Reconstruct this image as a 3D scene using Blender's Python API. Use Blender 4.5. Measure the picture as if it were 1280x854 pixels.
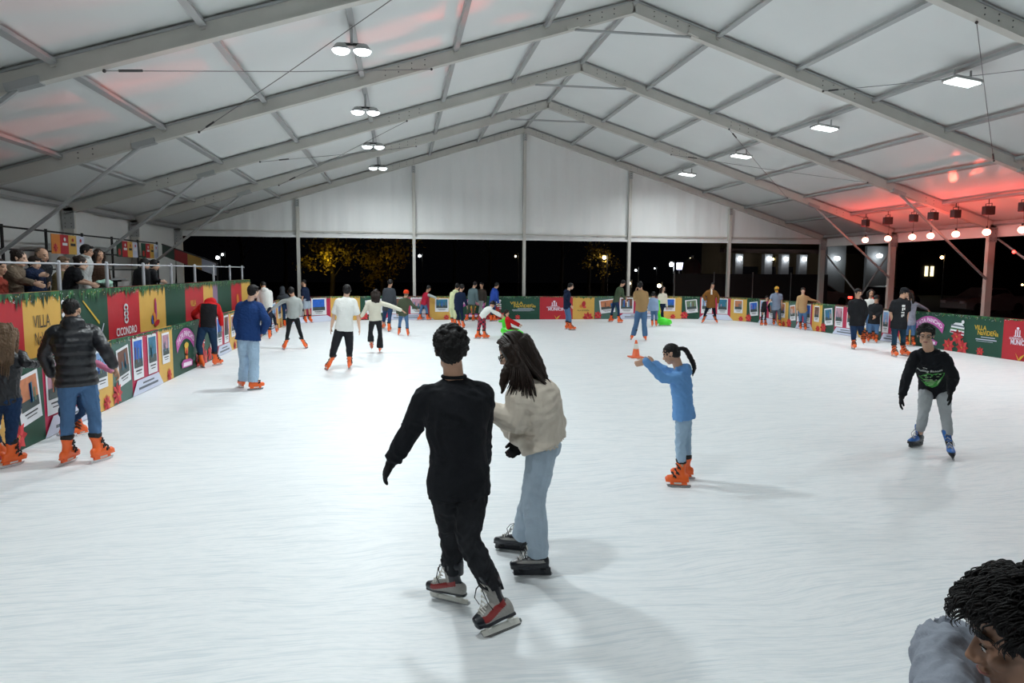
import bpy, bmesh, math, random
import numpy as np
from mathutils import Vector, Matrix, Quaternion
random.seed(7); RNG = np.random.default_rng(7)
for o in list(bpy.data.objects): bpy.data.objects.remove(o)
SC = bpy.context.scene; COL = SC.collection
R = math.radians

# ------------------------------------------------------------------ camera
F, YAW, PIT, ROLL, CAMH = 874.5, .15733, .10034, -.0064, 2.13
cam_d = bpy.data.cameras.new('camera'); cam = bpy.data.objects.new('camera', cam_d); COL.objects.link(cam)
cam_d.sensor_width = 36; cam_d.lens = F/1280*36; cam_d.clip_start = .05; cam_d.clip_end = 400
fw = Vector((math.sin(YAW)*math.cos(PIT), math.cos(YAW)*math.cos(PIT), -math.sin(PIT)))
rt = Vector((math.cos(YAW), -math.sin(YAW), 0)); up = rt.cross(fw)
rt2 = rt*math.cos(ROLL)-up*math.sin(ROLL); up2 = rt2.cross(fw)
M = Matrix((rt2, up2, -fw)).transposed().to_4x4(); M.translation = (0, 0, CAMH); cam.matrix_world = M
SC.camera = cam

# ------------------------------------------------------------------ world and exposure
W = bpy.data.worlds.new('night_sky'); SC.world = W; W.use_nodes = True
W.node_tree.nodes['Background'].inputs[0].default_value = (.012, .012, .016, 1); W.node_tree.nodes['Background'].inputs[1].default_value = .06
SC.view_settings.view_transform = 'Standard'; SC.view_settings.look = 'None'
SC.view_settings.exposure = 0.0; SC.view_settings.gamma = 1.0; SC.view_settings.use_curve_mapping = False

# lamp strength
FLOOD_W, PANEL_W = 170, 138
COOL = (.915, .985, 1.0)

# ------------------------------------------------------------------ tent dimensions (metres, camera at x=y=0)
X0, YG, BAY, HALF = 5.59, 31.9, 5.0, 15.0
EAVE, RIDGE = 3.95, 8.63
SLOPE = (RIDGE-EAVE)/HALF
def roof(x): return RIDGE-SLOPE*abs(x-X0)
FRAMES = [YG-BAY*k for k in range(0, 8)]
XL, XR, YF, RC = -4.42, 15.06, 30.5, 3.0     # rink fence: left, right, far, corner radius

def ray(u, v):
    a, b = u-640, v-427
    X = (a*math.cos(ROLL)+b*math.sin(ROLL))/F; Y = (-a*math.sin(ROLL)+b*math.cos(ROLL))/F
    return fw+X*rt-Y*up
def G(u, v, z=0.):
    r = ray(u, v); t = (z-CAMH)/r.z; return Vector((r.x*t, r.y*t, z))
HF = Vector((math.sin(YAW), math.cos(YAW), 0))
def at_depth(u, v, d):
    r = ray(u, v); t = d/r.dot(HF); return Vector((0, 0, CAMH))+r*t
def on_x(u, v, x):
    r = ray(u, v); return Vector((0, 0, CAMH))+r*(x/r.x)
def on_y(u, v, y):
    r = ray(u, v); return Vector((0, 0, CAMH))+r*(y/r.y)

# ------------------------------------------------------------------ materials
MATS = {}
def lin(c): return tuple((x/12.92 if x <= .04045 else ((x+.055)/1.055)**2.4) for x in c)
def hexc(h): return lin(tuple(int(h[i:i+2], 16)/255 for i in (0, 2, 4)))
def mat(name, col, rough=.6, metal=0., bump=0., bscale=40., vary=0., vscale=6., emit=None, estr=1., spec=.5, sheen=0., trans=None, stretch=None):
    if name in MATS: return MATS[name]
    if isinstance(col, str): col = hexc(col)
    m = bpy.data.materials.new(name); m.use_nodes = True; nt = m.node_tree; b = nt.nodes['Principled BSDF']
    b.inputs['Base Color'].default_value = (*col, 1); b.inputs['Roughness'].default_value = rough; b.inputs['Metallic'].default_value = metal
    b.inputs['Specular IOR Level'].default_value = spec
    if sheen: b.inputs['Sheen Weight'].default_value = sheen
    tc = nt.nodes.new('ShaderNodeTexCoord'); src = tc.outputs['Object']
    if stretch:
        mp = nt.nodes.new('ShaderNodeMapping'); mp.inputs['Scale'].default_value = stretch; nt.links.new(src, mp.inputs[0]); src = mp.outputs[0]
    n = nt.nodes.new('ShaderNodeTexNoise'); n.inputs['Scale'].default_value = vscale; n.inputs['Detail'].default_value = 3; nt.links.new(src, n.inputs['Vector'])
    mx = nt.nodes.new('ShaderNodeMixRGB'); v = vary if vary else .04
    mx.inputs[1].default_value = (*[c*(1-v) for c in col], 1); mx.inputs[2].default_value = (*[min(1, c*(1+v)) for c in col], 1)
    nt.links.new(n.outputs[0], mx.inputs[0]); nt.links.new(mx.outputs[0], b.inputs['Base Color'])
    if bump:
        n2 = nt.nodes.new('ShaderNodeTexNoise'); n2.inputs['Scale'].default_value = bscale; n2.inputs['Detail'].default_value = 4; nt.links.new(src, n2.inputs['Vector'])
        bp = nt.nodes.new('ShaderNodeBump'); bp.inputs['Strength'].default_value = bump; bp.inputs['Distance'].default_value = .01
        nt.links.new(n2.outputs[0], bp.inputs['Height']); nt.links.new(bp.outputs[0], b.inputs['Normal'])
    if emit is not None:
        if isinstance(emit, str): emit = hexc(emit)
        b.inputs['Emission Color'].default_value = (*emit, 1); b.inputs['Emission Strength'].default_value = estr
    MATS[name] = m; return m

def fabric_roof():
    m = mat('white_tent_membrane', (.78, .80, .79), rough=.42, spec=.35, bump=.25, bscale=1.2, vary=.03, vscale=.8)
    return m
def pleat_mat():
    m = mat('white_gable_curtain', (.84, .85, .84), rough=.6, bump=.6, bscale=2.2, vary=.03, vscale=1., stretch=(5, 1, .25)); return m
def ice_mat():
    m = bpy.data.materials.new('scratched_ice'); m.use_nodes = True; nt = m.node_tree; b = nt.nodes['Principled BSDF']; N = nt.nodes.new; L = nt.links.new
    tc = N('ShaderNodeTexCoord')
    big = N('ShaderNodeTexNoise'); big.inputs['Scale'].default_value = .5; big.inputs['Detail'].default_value = 5; L(tc.outputs['Object'], big.inputs['Vector'])
    warp = N('ShaderNodeTexNoise'); warp.inputs['Scale'].default_value = .35; warp.inputs['Detail'].default_value = 2; L(tc.outputs['Object'], warp.inputs['Vector'])
    add = N('ShaderNodeMixRGB'); add.blend_type = 'ADD'; add.inputs[0].default_value = 1.1; L(tc.outputs['Object'], add.inputs[1]); L(warp.outputs['Color'], add.inputs[2])
    prev = None
    for k, (rot, sc, thr, amt) in enumerate([(12, (2.2, 38, 1), .64, .5), (-35, (2.0, 30, 1), .66, .45), (62, (1.6, 34, 1), .66, .4), (96, (1.3, 26, 1), .67, .4), (-72, (7, 90, 1), .62, .3), (30, (9, 110, 1), .62, .3)]):
        mp = N('ShaderNodeMapping'); mp.inputs['Rotation'].default_value = (0, 0, R(rot)); mp.inputs['Scale'].default_value = sc; mp.inputs['Location'].default_value = (k*3.7, k*1.3, 0)
        L(add.outputs[0], mp.inputs[0])
        n = N('ShaderNodeTexNoise'); n.inputs['Scale'].default_value = 1; n.inputs['Detail'].default_value = 1.5; L(mp.outputs[0], n.inputs['Vector'])
        r = N('ShaderNodeMapRange'); r.inputs[1].default_value = thr-.06; r.inputs[2].default_value = thr+.06; r.inputs[4].default_value = amt; L(n.outputs[0], r.inputs[0])
        if prev is None: prev = r.outputs[0]
        else:
            mm = N('ShaderNodeMath'); mm.operation = 'MAXIMUM'; L(prev, mm.inputs[0]); L(r.outputs[0], mm.inputs[1]); prev = mm.outputs[0]
    c1 = N('ShaderNodeMixRGB'); c1.inputs[1].default_value = (.84, .87, .885, 1); c1.inputs[2].default_value = (.91, .925, .935, 1); L(big.outputs[0], c1.inputs[0])
    c2 = N('ShaderNodeMixRGB'); c2.inputs[2].default_value = (.57, .65, .70, 1); L(prev, c2.inputs[0]); L(c1.outputs[0], c2.inputs[1]); L(c2.outputs[0], b.inputs['Base Color'])
    rr = N('ShaderNodeMapRange'); rr.inputs[3].default_value = .33; rr.inputs[4].default_value = .6; L(big.outputs[0], rr.inputs[0]); L(rr.outputs[0], b.inputs['Roughness'])
    bp = N('ShaderNodeBump'); bp.inputs['Strength'].default_value = .35; bp.inputs['Distance'].default_value = .006; bp.invert = True; L(prev, bp.inputs['Height']); L(bp.outputs[0], b.inputs['Normal'])
    b.inputs['Specular IOR Level'].default_value = .45
    return m

ALU = mat('brushed_aluminium', (.60, .585, .54), rough=.5, metal=.15, vary=.08, vscale=3)
ALU_D = mat('grey_painted_steel', (.42, .43, .43), rough=.45, metal=.3)
STEEL = mat('dark_bolt_steel', (.08, .08, .08), rough=.5, metal=.6)
BLACK = mat('black_painted_metal', (.012, .012, .013), rough=.5)
WIRE = mat('steel_wire', (.22, .22, .22), rough=.4, metal=.7)

# ------------------------------------------------------------------ object helpers
def tag(o, label=None, cat=None, group=None, kind=None):
    if label: o['label'] = label
    if cat: o['category'] = cat
    if group: o['group'] = group
    if kind: o['kind'] = kind
    return o
def empty(name, loc=(0, 0, 0), rz=0, **k):
    o = bpy.data.objects.new(name, None); COL.objects.link(o); o.location = loc; o.rotation_euler = (0, 0, rz); o.empty_display_size = .1
    return tag(o, **k)
class MB:
    """collects world-space geometry for one mesh"""
    def __init__(s): s.v = []; s.f = []; s.m = []; s.mats = []
    def mi(s, m):
        if m not in s.mats: s.mats.append(m)
        return s.mats.index(m)
    def add(s, vs, fs, m):
        n = len(s.v); i = s.mi(m); s.v += [tuple(v) for v in vs]; s.f += [tuple(a+n for a in f) for f in fs]; s.m += [i]*len(fs); return s
    def box(s, c, size, m, rot=None):
        c = Vector(c); h = Vector(size)/2; vs = [Vector((x*h.x, y*h.y, z*h.z)) for x in (-1, 1) for y in (-1, 1) for z in (-1, 1)]
        if rot is not None: vs = [rot @ v for v in vs]
        return s.add([v+c for v in vs], [(0, 1, 3, 2), (4, 6, 7, 5), (0, 4, 5, 1), (2, 3, 7, 6), (0, 2, 6, 4), (1, 5, 7, 3)], m)
    def bar(s, a, b, w, h, m, upv=(0, 0, 1)):
        """box beam from a to b, w across, h along upv"""
        a = Vector(a); b = Vector(b); t = (b-a).normalized(); sd = t.cross(Vector(upv)).normalized(); u = sd.cross(t)
        vs = []
        for p in (a, b):
            for x, y in ((-1, -1), (1, -1), (1, 1), (-1, 1)): vs.append(p+sd*x*w/2+u*y*h/2)
        return s.add(vs, [(0, 1, 2, 3), (7, 6, 5, 4), (0, 4, 5, 1), (1, 5, 6, 2), (2, 6, 7, 3), (3, 7, 4, 0)], m)
    def tube(s, pts, r, m, n=10, cap=True):
        pts = [Vector(p) for p in pts]; rs = r if hasattr(r, '__len__') else [r]*len(pts)
        vs = []; fs = []; ref = None
        for i, p in enumerate(pts):
            t = (pts[min(i+1, len(pts)-1)]-pts[max(i-1, 0)]).normalized()
            if ref is None: ref = Vector((0, 0, 1)) if abs(t.z) < .9 else Vector((1, 0, 0))
            sd = t.cross(ref).normalized(); ref = sd.cross(t).normalized()
            for k in range(n):
                a = 2*math.pi*k/n; vs.append(p+sd*math.cos(a)*rs[i]+ref*math.sin(a)*rs[i])
        for i in range(len(pts)-1):
            for k in range(n):
                a = i*n+k; b = i*n+(k+1) % n; fs.append((a, b, b+n, a+n))
        if cap: fs.append(tuple(range(n))[::-1]); fs.append(tuple((len(pts)-1)*n+k for k in range(n)))
        return s.add(vs, fs, m)
    def ball(s, c, r, m, n=14, sq=(1, 1, 1), rot=None):
        c = Vector(c); vs = []; fs = []; h = n//2
        for i in range(h+1):
            ph = math.pi*i/h
            for k in range(n):
                a = 2*math.pi*k/n; v = Vector((math.sin(ph)*math.cos(a)*r*sq[0], math.sin(ph)*math.sin(a)*r*sq[1], math.cos(ph)*r*sq[2]))
                if rot is not None: v = rot @ v
                vs.append(c+v)
        for i in range(h):
            for k in range(n): a = i*n+k; b = i*n+(k+1) % n; fs.append((a, a+n, b+n, b))
        return s.add(vs, fs, m)
    def lathe(s, c, prof, m, n=20, axis=None):
        c = Vector(c); q = Vector((0, 0, 1)).rotation_difference(Vector(axis)) if axis else Quaternion(); vs = []; fs = []
        for (r, z) in prof:
            for k in range(n): a = 2*math.pi*k/n; vs.append(c+q @ Vector((r*math.cos(a), r*math.sin(a), z)))
        for i in range(len(prof)-1):
            for k in range(n): a = i*n+k; b = i*n+(k+1) % n; fs.append((a, b, b+n, a+n))
        return s.add(vs, fs, m)
    def poly(s, pts, m): return s.add(pts, [tuple(range(len(pts)))], m)
    def build(s, name, parent=None, smooth=False, base=None, bevel=0, **k):
        me = bpy.data.meshes.new(name); me.from_pydata(s.v, [], s.f)
        for m in s.mats: me.materials.append(m)
        me.polygons.foreach_set('material_index', s.m)
        if smooth: me.polygons.foreach_set('use_smooth', [True]*len(me.polygons))
        me.validate(); me.update()
        o = bpy.data.objects.new(name, me); COL.objects.link(o)
        if base is not None: o.location = base; me.transform(Matrix.Translation(-Vector(base)))
        if parent is not None:
            o.parent = parent
            mw = Matrix.LocRotScale(parent.location, parent.rotation_euler, None) if parent.parent is None else parent.parent_world @ Matrix() if False else world_of(parent)
            o.matrix_parent_inverse = mw.inverted()
        if bevel:
            bv = o.modifiers.new('bevel', 'BEVEL'); bv.width = bevel; bv.segments = 2; bv.limit_method = 'ANGLE'
        return tag(o, **k)
def world_of(o):
    m = o.matrix_basis.copy()
    if o.parent: m = world_of(o.parent) @ o.matrix_parent_inverse @ m
    return m
# ================================================================== THE SETTING
TENT, PLEAT, ICE = fabric_roof(), pleat_mat(), ice_mat()
ASPH = mat('night_asphalt', (.035, .033, .03), rough=.8, bump=.4, bscale=15, vary=.3, vscale=2)
DECK = mat('dark_wood_deck', (.05, .035, .025), rough=.7, vary=.2, stretch=(1, 12, 1))
# ground outside and under the tent
g = MB(); g.add([(-60, -8, -.06), (110, -8, -.06), (110, 130, -.06), (-60, 130, -.06)], [(0, 1, 2, 3)], ASPH); g.build('floor', kind='structure')

def fence_path(step=.25):
    """rink edge: up the left side, across the far end, down the right side"""
    P = []
    y = -3.0
    while y < YF-RC: P.append((XL, y)); y += step
    for i in range(0, 16): a = math.pi-i/15*math.pi/2; P.append((XL+RC+RC*math.cos(a), YF-RC+RC*math.sin(a)))
    x = XL+RC+step
    while x < XR-RC: P.append((x, YF)); x += step
    for i in range(0, 16): a = math.pi/2-i/15*math.pi/2; P.append((XR-RC+RC*math.cos(a), YF-RC+RC*math.sin(a)))
    y = YF-RC-step
    while y > -3: P.append((XR, y)); y -= step
    return P
PATH = fence_path(); _S = [0.]
for a, b in zip(PATH, PATH[1:]): _S.append(_S[-1]+math.dist(a, b))
SLEN = _S[-1]
_Sa = np.array(_S); _Px = np.array([p[0] for p in PATH]); _Py = np.array([p[1] for p in PATH])
def path_at(s): return float(np.interp(s, _Sa, _Px)), float(np.interp(s, _Sa, _Py))
def path_s(x, y): return float(_Sa[int(np.argmin((_Px-x)**2+(_Py-y)**2))])
def path_in(s):
    """inward normal (towards the rink)"""
    a = path_at(max(0, s-.15)); b = path_at(min(SLEN, s+.15)); t = Vector((b[0]-a[0], b[1]-a[1])).normalized(); return Vector((t.y, -t.x))
ic = MB(); n = len(PATH)
ic.add([(x, y, 0) for x, y in PATH]+[(x, y, -.055) for x, y in PATH], [tuple(range(n))[::-1]]+[(i, (i+1) % n, n+(i+1) % n, n+i) for i in range(n)], ICE)
ic.build('ice_rink', label='white scratched ice sheet covering the whole rink', cat='ice rink', kind='structure')

# roof membrane, one skin per slope with thickness
for sgn, nm in ((-1, 'ceiling_left'), (1, 'ceiling_right')):
    m = MB(); y0, y1 = FRAMES[-1], YG+.1; ny = 42; nx = 20; vs = []; fs = []
    for k in range(2):
        for i in range(nx+1):
            x = X0+sgn*(HALF+.12)*i/nx
            for j in range(ny+1):
                y = y0+(y1-y0)*j/ny; ph = ((YG-y)/BAY) % 1
                vs.append((x, y, roof(x)+.035+k*.03+.03*math.sin(ph*math.pi)))
    q = (nx+1)*(ny+1)
    for k in range(2):
        for i in range(nx):
            for j in range(ny): a = k*q+i*(ny+1)+j; f = (a, a+1, a+ny+2, a+ny+1); fs.append(f if k else f[::-1])
    m.add(vs, fs, TENT); m.build(nm, smooth=True, kind='structure')
# gable curtain with hanging folds
m = MB(); nx = 240; nz = 10; HEM = 3.56; vs = []; fs = []
for i in range(nx+1):
    x = X0-HALF+.15+(2*HALF-.3)*i/nx; zt = roof(x)-.12
    for j in range(nz+1):
        t = j/nz; z = HEM+(zt-HEM)*t
        wv = .018*math.sin(x*9.1+1.3*math.sin(x*1.7))+.012*math.sin(x*21+z*.6); wv *= (.35+.65*(1-abs(((x-X0)/5) % 1-.5)*1.2))
        vs.append((x, YG+.09+wv, z))
for i in range(nx):
    for j in range(nz): a = i*(nz+1)+j; fs.append((a, a+nz+1, a+nz+2, a+1))
m.add(vs, fs, PLEAT); m.build('wall_far', smooth=True, kind='structure')
m = MB(); m.box((X0, YG-.02, HEM+.02), (2*HALF-.4, .07, .09), mat('white_hem', (.82, .83, .82), .5)); m.box((X0, YG+.03, HEM+.24), (2*HALF-.4, .05, .06), ALU); m.build('trim_1', kind='structure')
# left wall, full height fabric; right wall, valance only
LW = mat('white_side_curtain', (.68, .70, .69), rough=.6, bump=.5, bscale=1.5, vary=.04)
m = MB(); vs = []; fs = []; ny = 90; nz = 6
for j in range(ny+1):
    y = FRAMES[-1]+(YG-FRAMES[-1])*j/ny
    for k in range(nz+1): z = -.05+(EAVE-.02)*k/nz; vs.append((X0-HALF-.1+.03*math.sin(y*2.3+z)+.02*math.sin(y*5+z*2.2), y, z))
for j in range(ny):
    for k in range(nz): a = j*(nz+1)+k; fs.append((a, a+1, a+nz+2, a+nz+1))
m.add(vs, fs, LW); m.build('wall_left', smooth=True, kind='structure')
m = MB(); m.box((X0+HALF+.12, (FRAMES[-1]+YG)/2, 3.72), (.03, YG-FRAMES[-1], .52), PLEAT); m.box((X0+HALF+.12, (FRAMES[-1]+YG)/2, 3.46), (.07, YG-FRAMES[-1], .06), MATS['white_hem']); m.build('wall_right', kind='structure')

# frames
PURL = [2.143*k for k in range(0, 7)]
def frame(k, y):
    o = empty('tent_frame', (X0, y, 0), label=['grey aluminium portal frame at the far gable wall, five posts below it', 'grey aluminium portal frame one bay before the gable', 'grey aluminium portal frame two bays before the gable', 'grey aluminium portal frame three bays before the gable', 'large grey portal frame cutting the upper left and right corners'][k] if k < 5 else 'grey aluminium portal frame over the camera end of the rink, number %s from the gable' % ['six', 'seven', 'eight'][k-5], cat='tent frame', group='tent frames')
    for sg in (-1, 1):
        m = MB(); hh = .30 if k else .26
        cs = math.cos(math.atan(SLOPE)); dz = hh/2/cs
        xo = X0+sg*(HALF+.02)
        m.bar((X0, y, RIDGE-dz), (xo, y, EAVE-dz), .15, hh, ALU)
        for t in (.005, .012): pass
        # rails along the upper edge and the splice plates with bolts
        m.bar((X0, y, RIDGE-.03), (xo, y, EAVE-.03), .2, .035, ALU_D)
        m.bar((X0, y, RIDGE-2*dz+.01), (xo, y, EAVE-2*dz+.01), .19, .03, ALU)
        for dx in (.5, .8, 1.1, 1.4, 5.0, 5.3, 5.6, 5.9, 12.2, 12.5):
            x = X0+sg*dx
            for e in (.32, .68): m.ball((x, y-.08, roof(x)-e*2*dz), .016, STEEL, n=6)
        m.build('rafter', o)
        m = MB(); w = .26 if k else .26
        m.box((X0+sg*(HALF-.10), y, (EAVE-.1)/2), (w, .15, EAVE-.1), ALU)
        m.box((X0+sg*(HALF-.10), y-.085, EAVE-.45), (w+.06, .02, .5), ALU_D)
        for dz2 in (-.25, -.4, -.55, -.65):
            for dx in (-.08, .08): m.ball((X0+sg*(HALF-.10)+dx, y-.1, EAVE+dz2), .016, STEEL, n=6)
        m.box((X0+sg*(HALF-.10), y, -.02), (.42, .36, .04), STEEL)
        m.build('column', o)
        if k:
            m = MB(); x1 = X0+sg*(HALF-3.75); z1 = roof(x1)-.33
            m.tube([(x1, y-.05, z1), (X0+sg*(HALF-.2), y-.05, 1.95)], .045, ALU_D, n=8)
            m.box((x1+sg*-.1, y-.05, z1+.08), (.5, .18, .12), ALU_D, rot=Matrix.Rotation(sg*math.atan(SLOPE), 3, 'Y'))
            m.build('knee_brace', o)
    if k:
        m = MB(); z1 = roof(X0+1.45)-.33; m.tube([(X0-1.45, y-.05, z1), (X0+1.45, y-.05, z1)], .032, ALU_D, n=8)
        for sg in (-1, 1): m.box((X0+sg*1.5, y-.06, z1+.06), (.3, .2, .1), ALU, rot=Matrix.Rotation(sg*math.atan(SLOPE), 3, 'Y'))
        m.build('collar_tie', o)
    if k == 0:
        for j in range(-2, 3):
            x = X0+5*j; m = MB(); h = roof(x)-.3; m.box((x, y-.02, h/2-.03), (.13, .17, h), ALU); m.box((x, y-.11, h-.2), (.16, .03, .3), ALU_D)
            for q in (-.1, -.2, -.3): m.ball((x, y-.135, h+q), .02, STEEL, n=6)
            m.build('gable_post', o)
    return o
for k, y in enumerate(FRAMES): frame(k, y)
# purlins: one tube per bay between frames
PL = {0: 'ridge'}
NUMW = ['ridge', 'first', 'second', 'third', 'fourth', 'fifth', 'sixth', 'eave']
BAYW = ['next to the gable', 'in the second bay from the gable', 'in the third bay from the gable', 'in the fourth bay from the gable', 'in the fifth bay from the gable', 'in the sixth bay from the gable', 'in the seventh bay from the gable']
for b in range(7):
    ya, yb = FRAMES[b]-.101, FRAMES[b+1]+.101
    for k in range(8):
        for sg in ((-1, 1) if k else (1,)):
            if b > 5: continue
            x = X0+sg*min(2.143*k, HALF-.06); z = roof(x)-.075
            m = MB(); tl = Matrix.Rotation(sg*math.atan(SLOPE) if k else 0, 3, 'Y')
            m.box((x, (ya+yb)/2, z), (.11 if k < 7 else .16, yb-ya, .075 if k < 7 else .12), ALU_D, rot=tl)
            for yy in (ya+.1, yb-.1): m.box((x, yy, z-.055), (.07, .2, .04), ALU, rot=tl); m.ball((x, yy, z-.085), .022, STEEL, n=6)
            side = '' if k == 0 else (' on the left slope' if sg < 0 else ' on the right slope')
            m.build('purlin', label='grey roof purlin, %s line%s, %s' % (NUMW[k], side, BAYW[b]), cat='purlin', group='roof purlins')
# bracing cables
def cable(a, b, lab, turn=.12):
    a = Vector(a); b = Vector(b); o = MB(); mid = (a+b)/2-Vector((0, 0, .03)); o.tube([a, mid, b], .008, WIRE, n=5)
    t1 = a.lerp(b, turn); t2 = a.lerp(b, turn+.05); o.tube([t1, t2], .022, STEEL, n=6)
    o.ball(a, .03, STEEL, n=8); o.ball(b, .03, STEEL, n=8)
    ob = o.build('bracing_cable', label=lab, cat='cable', group='roof bracing cables')
yA, yB = FRAMES[4]+.0, FRAMES[3]-.1   # 11.9 / 16.9
def rp(u, v, y):
    p = on_y(u, v, y); return (p.x, y, roof(p.x)-.36)
cable(rp(125, 78, FRAMES[4]), rp(535, 84, FRAMES[3]-.1), 'thin cable running level below the nearest left ceiling panels', .03)
cable(rp(245, 160, FRAMES[3]-.1), (on_y(490, -5, FRAMES[4]).x, FRAMES[4], roof(on_y(490, -5, FRAMES[4]).x)-.36), 'thin cable rising diagonally from left rafter to top edge', .05)
cable(rp(1025, 104, FRAMES[3]-.1), rp(1330, 118, FRAMES[4]), 'thin cable crossing the right ceiling below the nearest panel lamp', .03)
cable(rp(1240, 182, FRAMES[3]-.1), rp(1216, 14, FRAMES[4]), 'thin steep cable near the upper right corner', .02)
cable(rp(752, 170+10, FRAMES[1]-.1) if False else rp(322, 203, FRAMES[2]-.1), rp(517, 180, FRAMES[1]-.1), 'thin faint cable in the second bay on left slope', .1)
cable(rp(346, 232, FRAMES[1]-.1), rp(505, 145, FRAMES[2]-.1), 'thin diagonal cable in the second bay on left slope', .1)
cable(rp(908, 157, FRAMES[2]-.1), rp(982, 239, FRAMES[1]-.1), 'thin diagonal cable in the second bay on right slope', .05)
cable(rp(836, 187, FRAMES[1]-.1), rp(1082, 219, FRAMES[2]-.1), 'thin faint level cable in the second bay on right slope', .1)

# ------------------------------------------------------------------ ceiling lamps (their own light is built here)
LAMP_E = mat('lit_flood_lens', (1, 1, 1), emit=(.88, .97, 1), estr=9)
PANEL_E = mat('lit_panel_lens', (1, 1, 1), emit=(.9, 1, .98), estr=7)
LY = [13.4-5*k for k in (3, 2, 1)]+[13.4, 18.4, 23.4, 28.2]
LWORD = ['behind the camera', 'just before the camera', 'over the near ice', 'nearest one in view', 'second in view', 'third in view', 'smallest, next to the gable']
def lamp(kind, x, y, i):
    z = roof(x)-.12; side = 'left' if kind == 'flood' else 'right'
    if kind == 'flood':
        o = empty('flood_lamp', (x, y, z-.55), label='round twin flood lamp hanging from left purlin, %s' % LWORD[i], cat='lamp', group='twin flood lamps on left purlin')
        m = MB(); m.bar((x, y, z), (x, y, z-.32), .05, .05, ALU_D, upv=(0, 1, 0)); m.bar((x-.22, y, z-.32), (x+.22, y, z-.32), .05, .04, BLACK); m.build('bracket', o)
        for s in (-1, 1):
            c = (x+s*.19, y, z-.42); m = MB(); m.lathe(c, [(.02, .12), (.09, .1), (.17, 0), (.165, -.01)], ALU_D, n=18); h = m.build('lamp_housing', o, smooth=True)
            m = MB(); m.ball(Vector(c)+Vector((0, 0, -.01)), .155, LAMP_E, n=18, sq=(1, 1, .5)); m.build('lens', h, smooth=True)
        zl = z-.56
    else:
        o = empty('panel_lamp', (x, y, z-.3), label='flat rectangular panel lamp hanging from right purlin, %s' % LWORD[i], cat='lamp', group='panel lamps on right purlin')
        tl = Matrix.Rotation(.12, 3, 'Y')
        m = MB(); m.bar((x-.2, y, z), (x-.2, y, z-.2), .03, .03, ALU_D, upv=(0, 1, 0)); m.bar((x+.2, y, z), (x+.2, y, z-.22), .03, .03, ALU_D, upv=(0, 1, 0)); m.build('bracket', o)
        m = MB(); m.box((x, y, z-.22), (.66, .42, .06), ALU_D, rot=tl); h = m.build('lamp_housing', o)
        for s in (-1, 1):
            m = MB(); m.box((x, y+s*.1, z-.262), (.6, .15, .03), PANEL_E, rot=tl); m.build('lens', h)
        zl = z-.32
    ld = bpy.data.lights.new(o.name+'_light', 'AREA'); ld.shape = 'RECTANGLE'; ld.size = .5; ld.size_y = .3; ld.color = COOL
    ld.energy = (FLOOD_W if kind == 'flood' else PANEL_W)*(.55 if i < 2 else .95 if i == 2 else 1); ld.spread = R(170)
    lo = bpy.data.objects.new(o.name+'_light', ld); COL.objects.link(lo); lo.location = (0, 0, zl-(z-.55) if kind == 'flood' else zl-(z-.3)); lo.parent = o
for i, y in enumerate(LY):
    lamp('flood', X0-6.43, y, i); lamp('panel', X0+6.43, y+.5, i)

# red party lights below the sixth right purlin
XP = 18.45
GLOBE = mat('glowing_red_bulb', (1, .3, .2), emit=(1, .20, .12), estr=36)
GY = [25.83, 24.5, 23.2, 22.3, 21.16, 19.9, 18.6, 17.2, 15.8]
PPOS = ['furthest from the camera', 'second from the far end', 'third from the far end', 'fourth from the far end', 'fifth from the far end', 'sixth from the far end', 'seventh, at the right edge', 'eighth, beyond the right edge', 'ninth, beyond the right edge']
for i, y in enumerate(GY):
    zt = roof(XP)-.12; dy = RNG.uniform(-.06, .1)
    o = empty('stage_light', (XP, y+dy, 4.0), label='black box stage light under the red lit purlin, %s' % PPOS[i], cat='stage light', group='black stage lights')
    m = MB(); rz = Matrix.Rotation(RNG.uniform(-.5, .5), 3, 'Z'); s = .26+.03*(i % 2)
    m.box((XP, y+dy, 4.14), (s, s*.8, .27), BLACK, rot=rz); m.box((XP, y+dy, 4.01), (s*.9, s*.7, .02), STEEL, rot=rz); m.build('housing', o, bevel=.012)
    m = MB(); m.tube([(XP, y+dy-.12, 4.2), (XP, y+dy-.12, 4.36), (XP, y+dy+.12, 4.36), (XP, y+dy+.12, 4.2)], .012, BLACK, n=6); m.tube([(XP, y+dy, 4.36), (XP, y+dy, zt)], .014, BLACK, n=6); m.build('yoke', o)
    ld = bpy.data.lights.new('stage_light_wash', 'SPOT'); ld.energy = 42; ld.color = (1, .05, .04); ld.spot_size = R(160); ld.spot_blend = 1; ld.shadow_soft_size = .08; lo = bpy.data.objects.new('stage_light_wash', ld); COL.objects.link(lo); lo.parent = o; lo.location = (-.3, 0, -.25); lo.rotation_euler = (R(180-15), R(30), 0)
    o = empty('globe_bulb', (XP, y, 3.46), label='glowing red-white round bulb on a wire, %s' % PPOS[i], cat='bulb', group='hanging globe bulbs')
    m = MB(); m.ball((XP, y, 3.46), .115, GLOBE, n=20, sq=(1.0, 1.0, .9)); m.build('bulb', o, smooth=True)
    m = MB(); m.tube([(XP, y, 3.56), (XP, y, 3.66)], .03, BLACK, n=8); m.tube([(XP+.02, y, 3.66), (XP+.02, y+.01, zt)], .005, BLACK, n=5); m.build('socket_wire', o)
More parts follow.
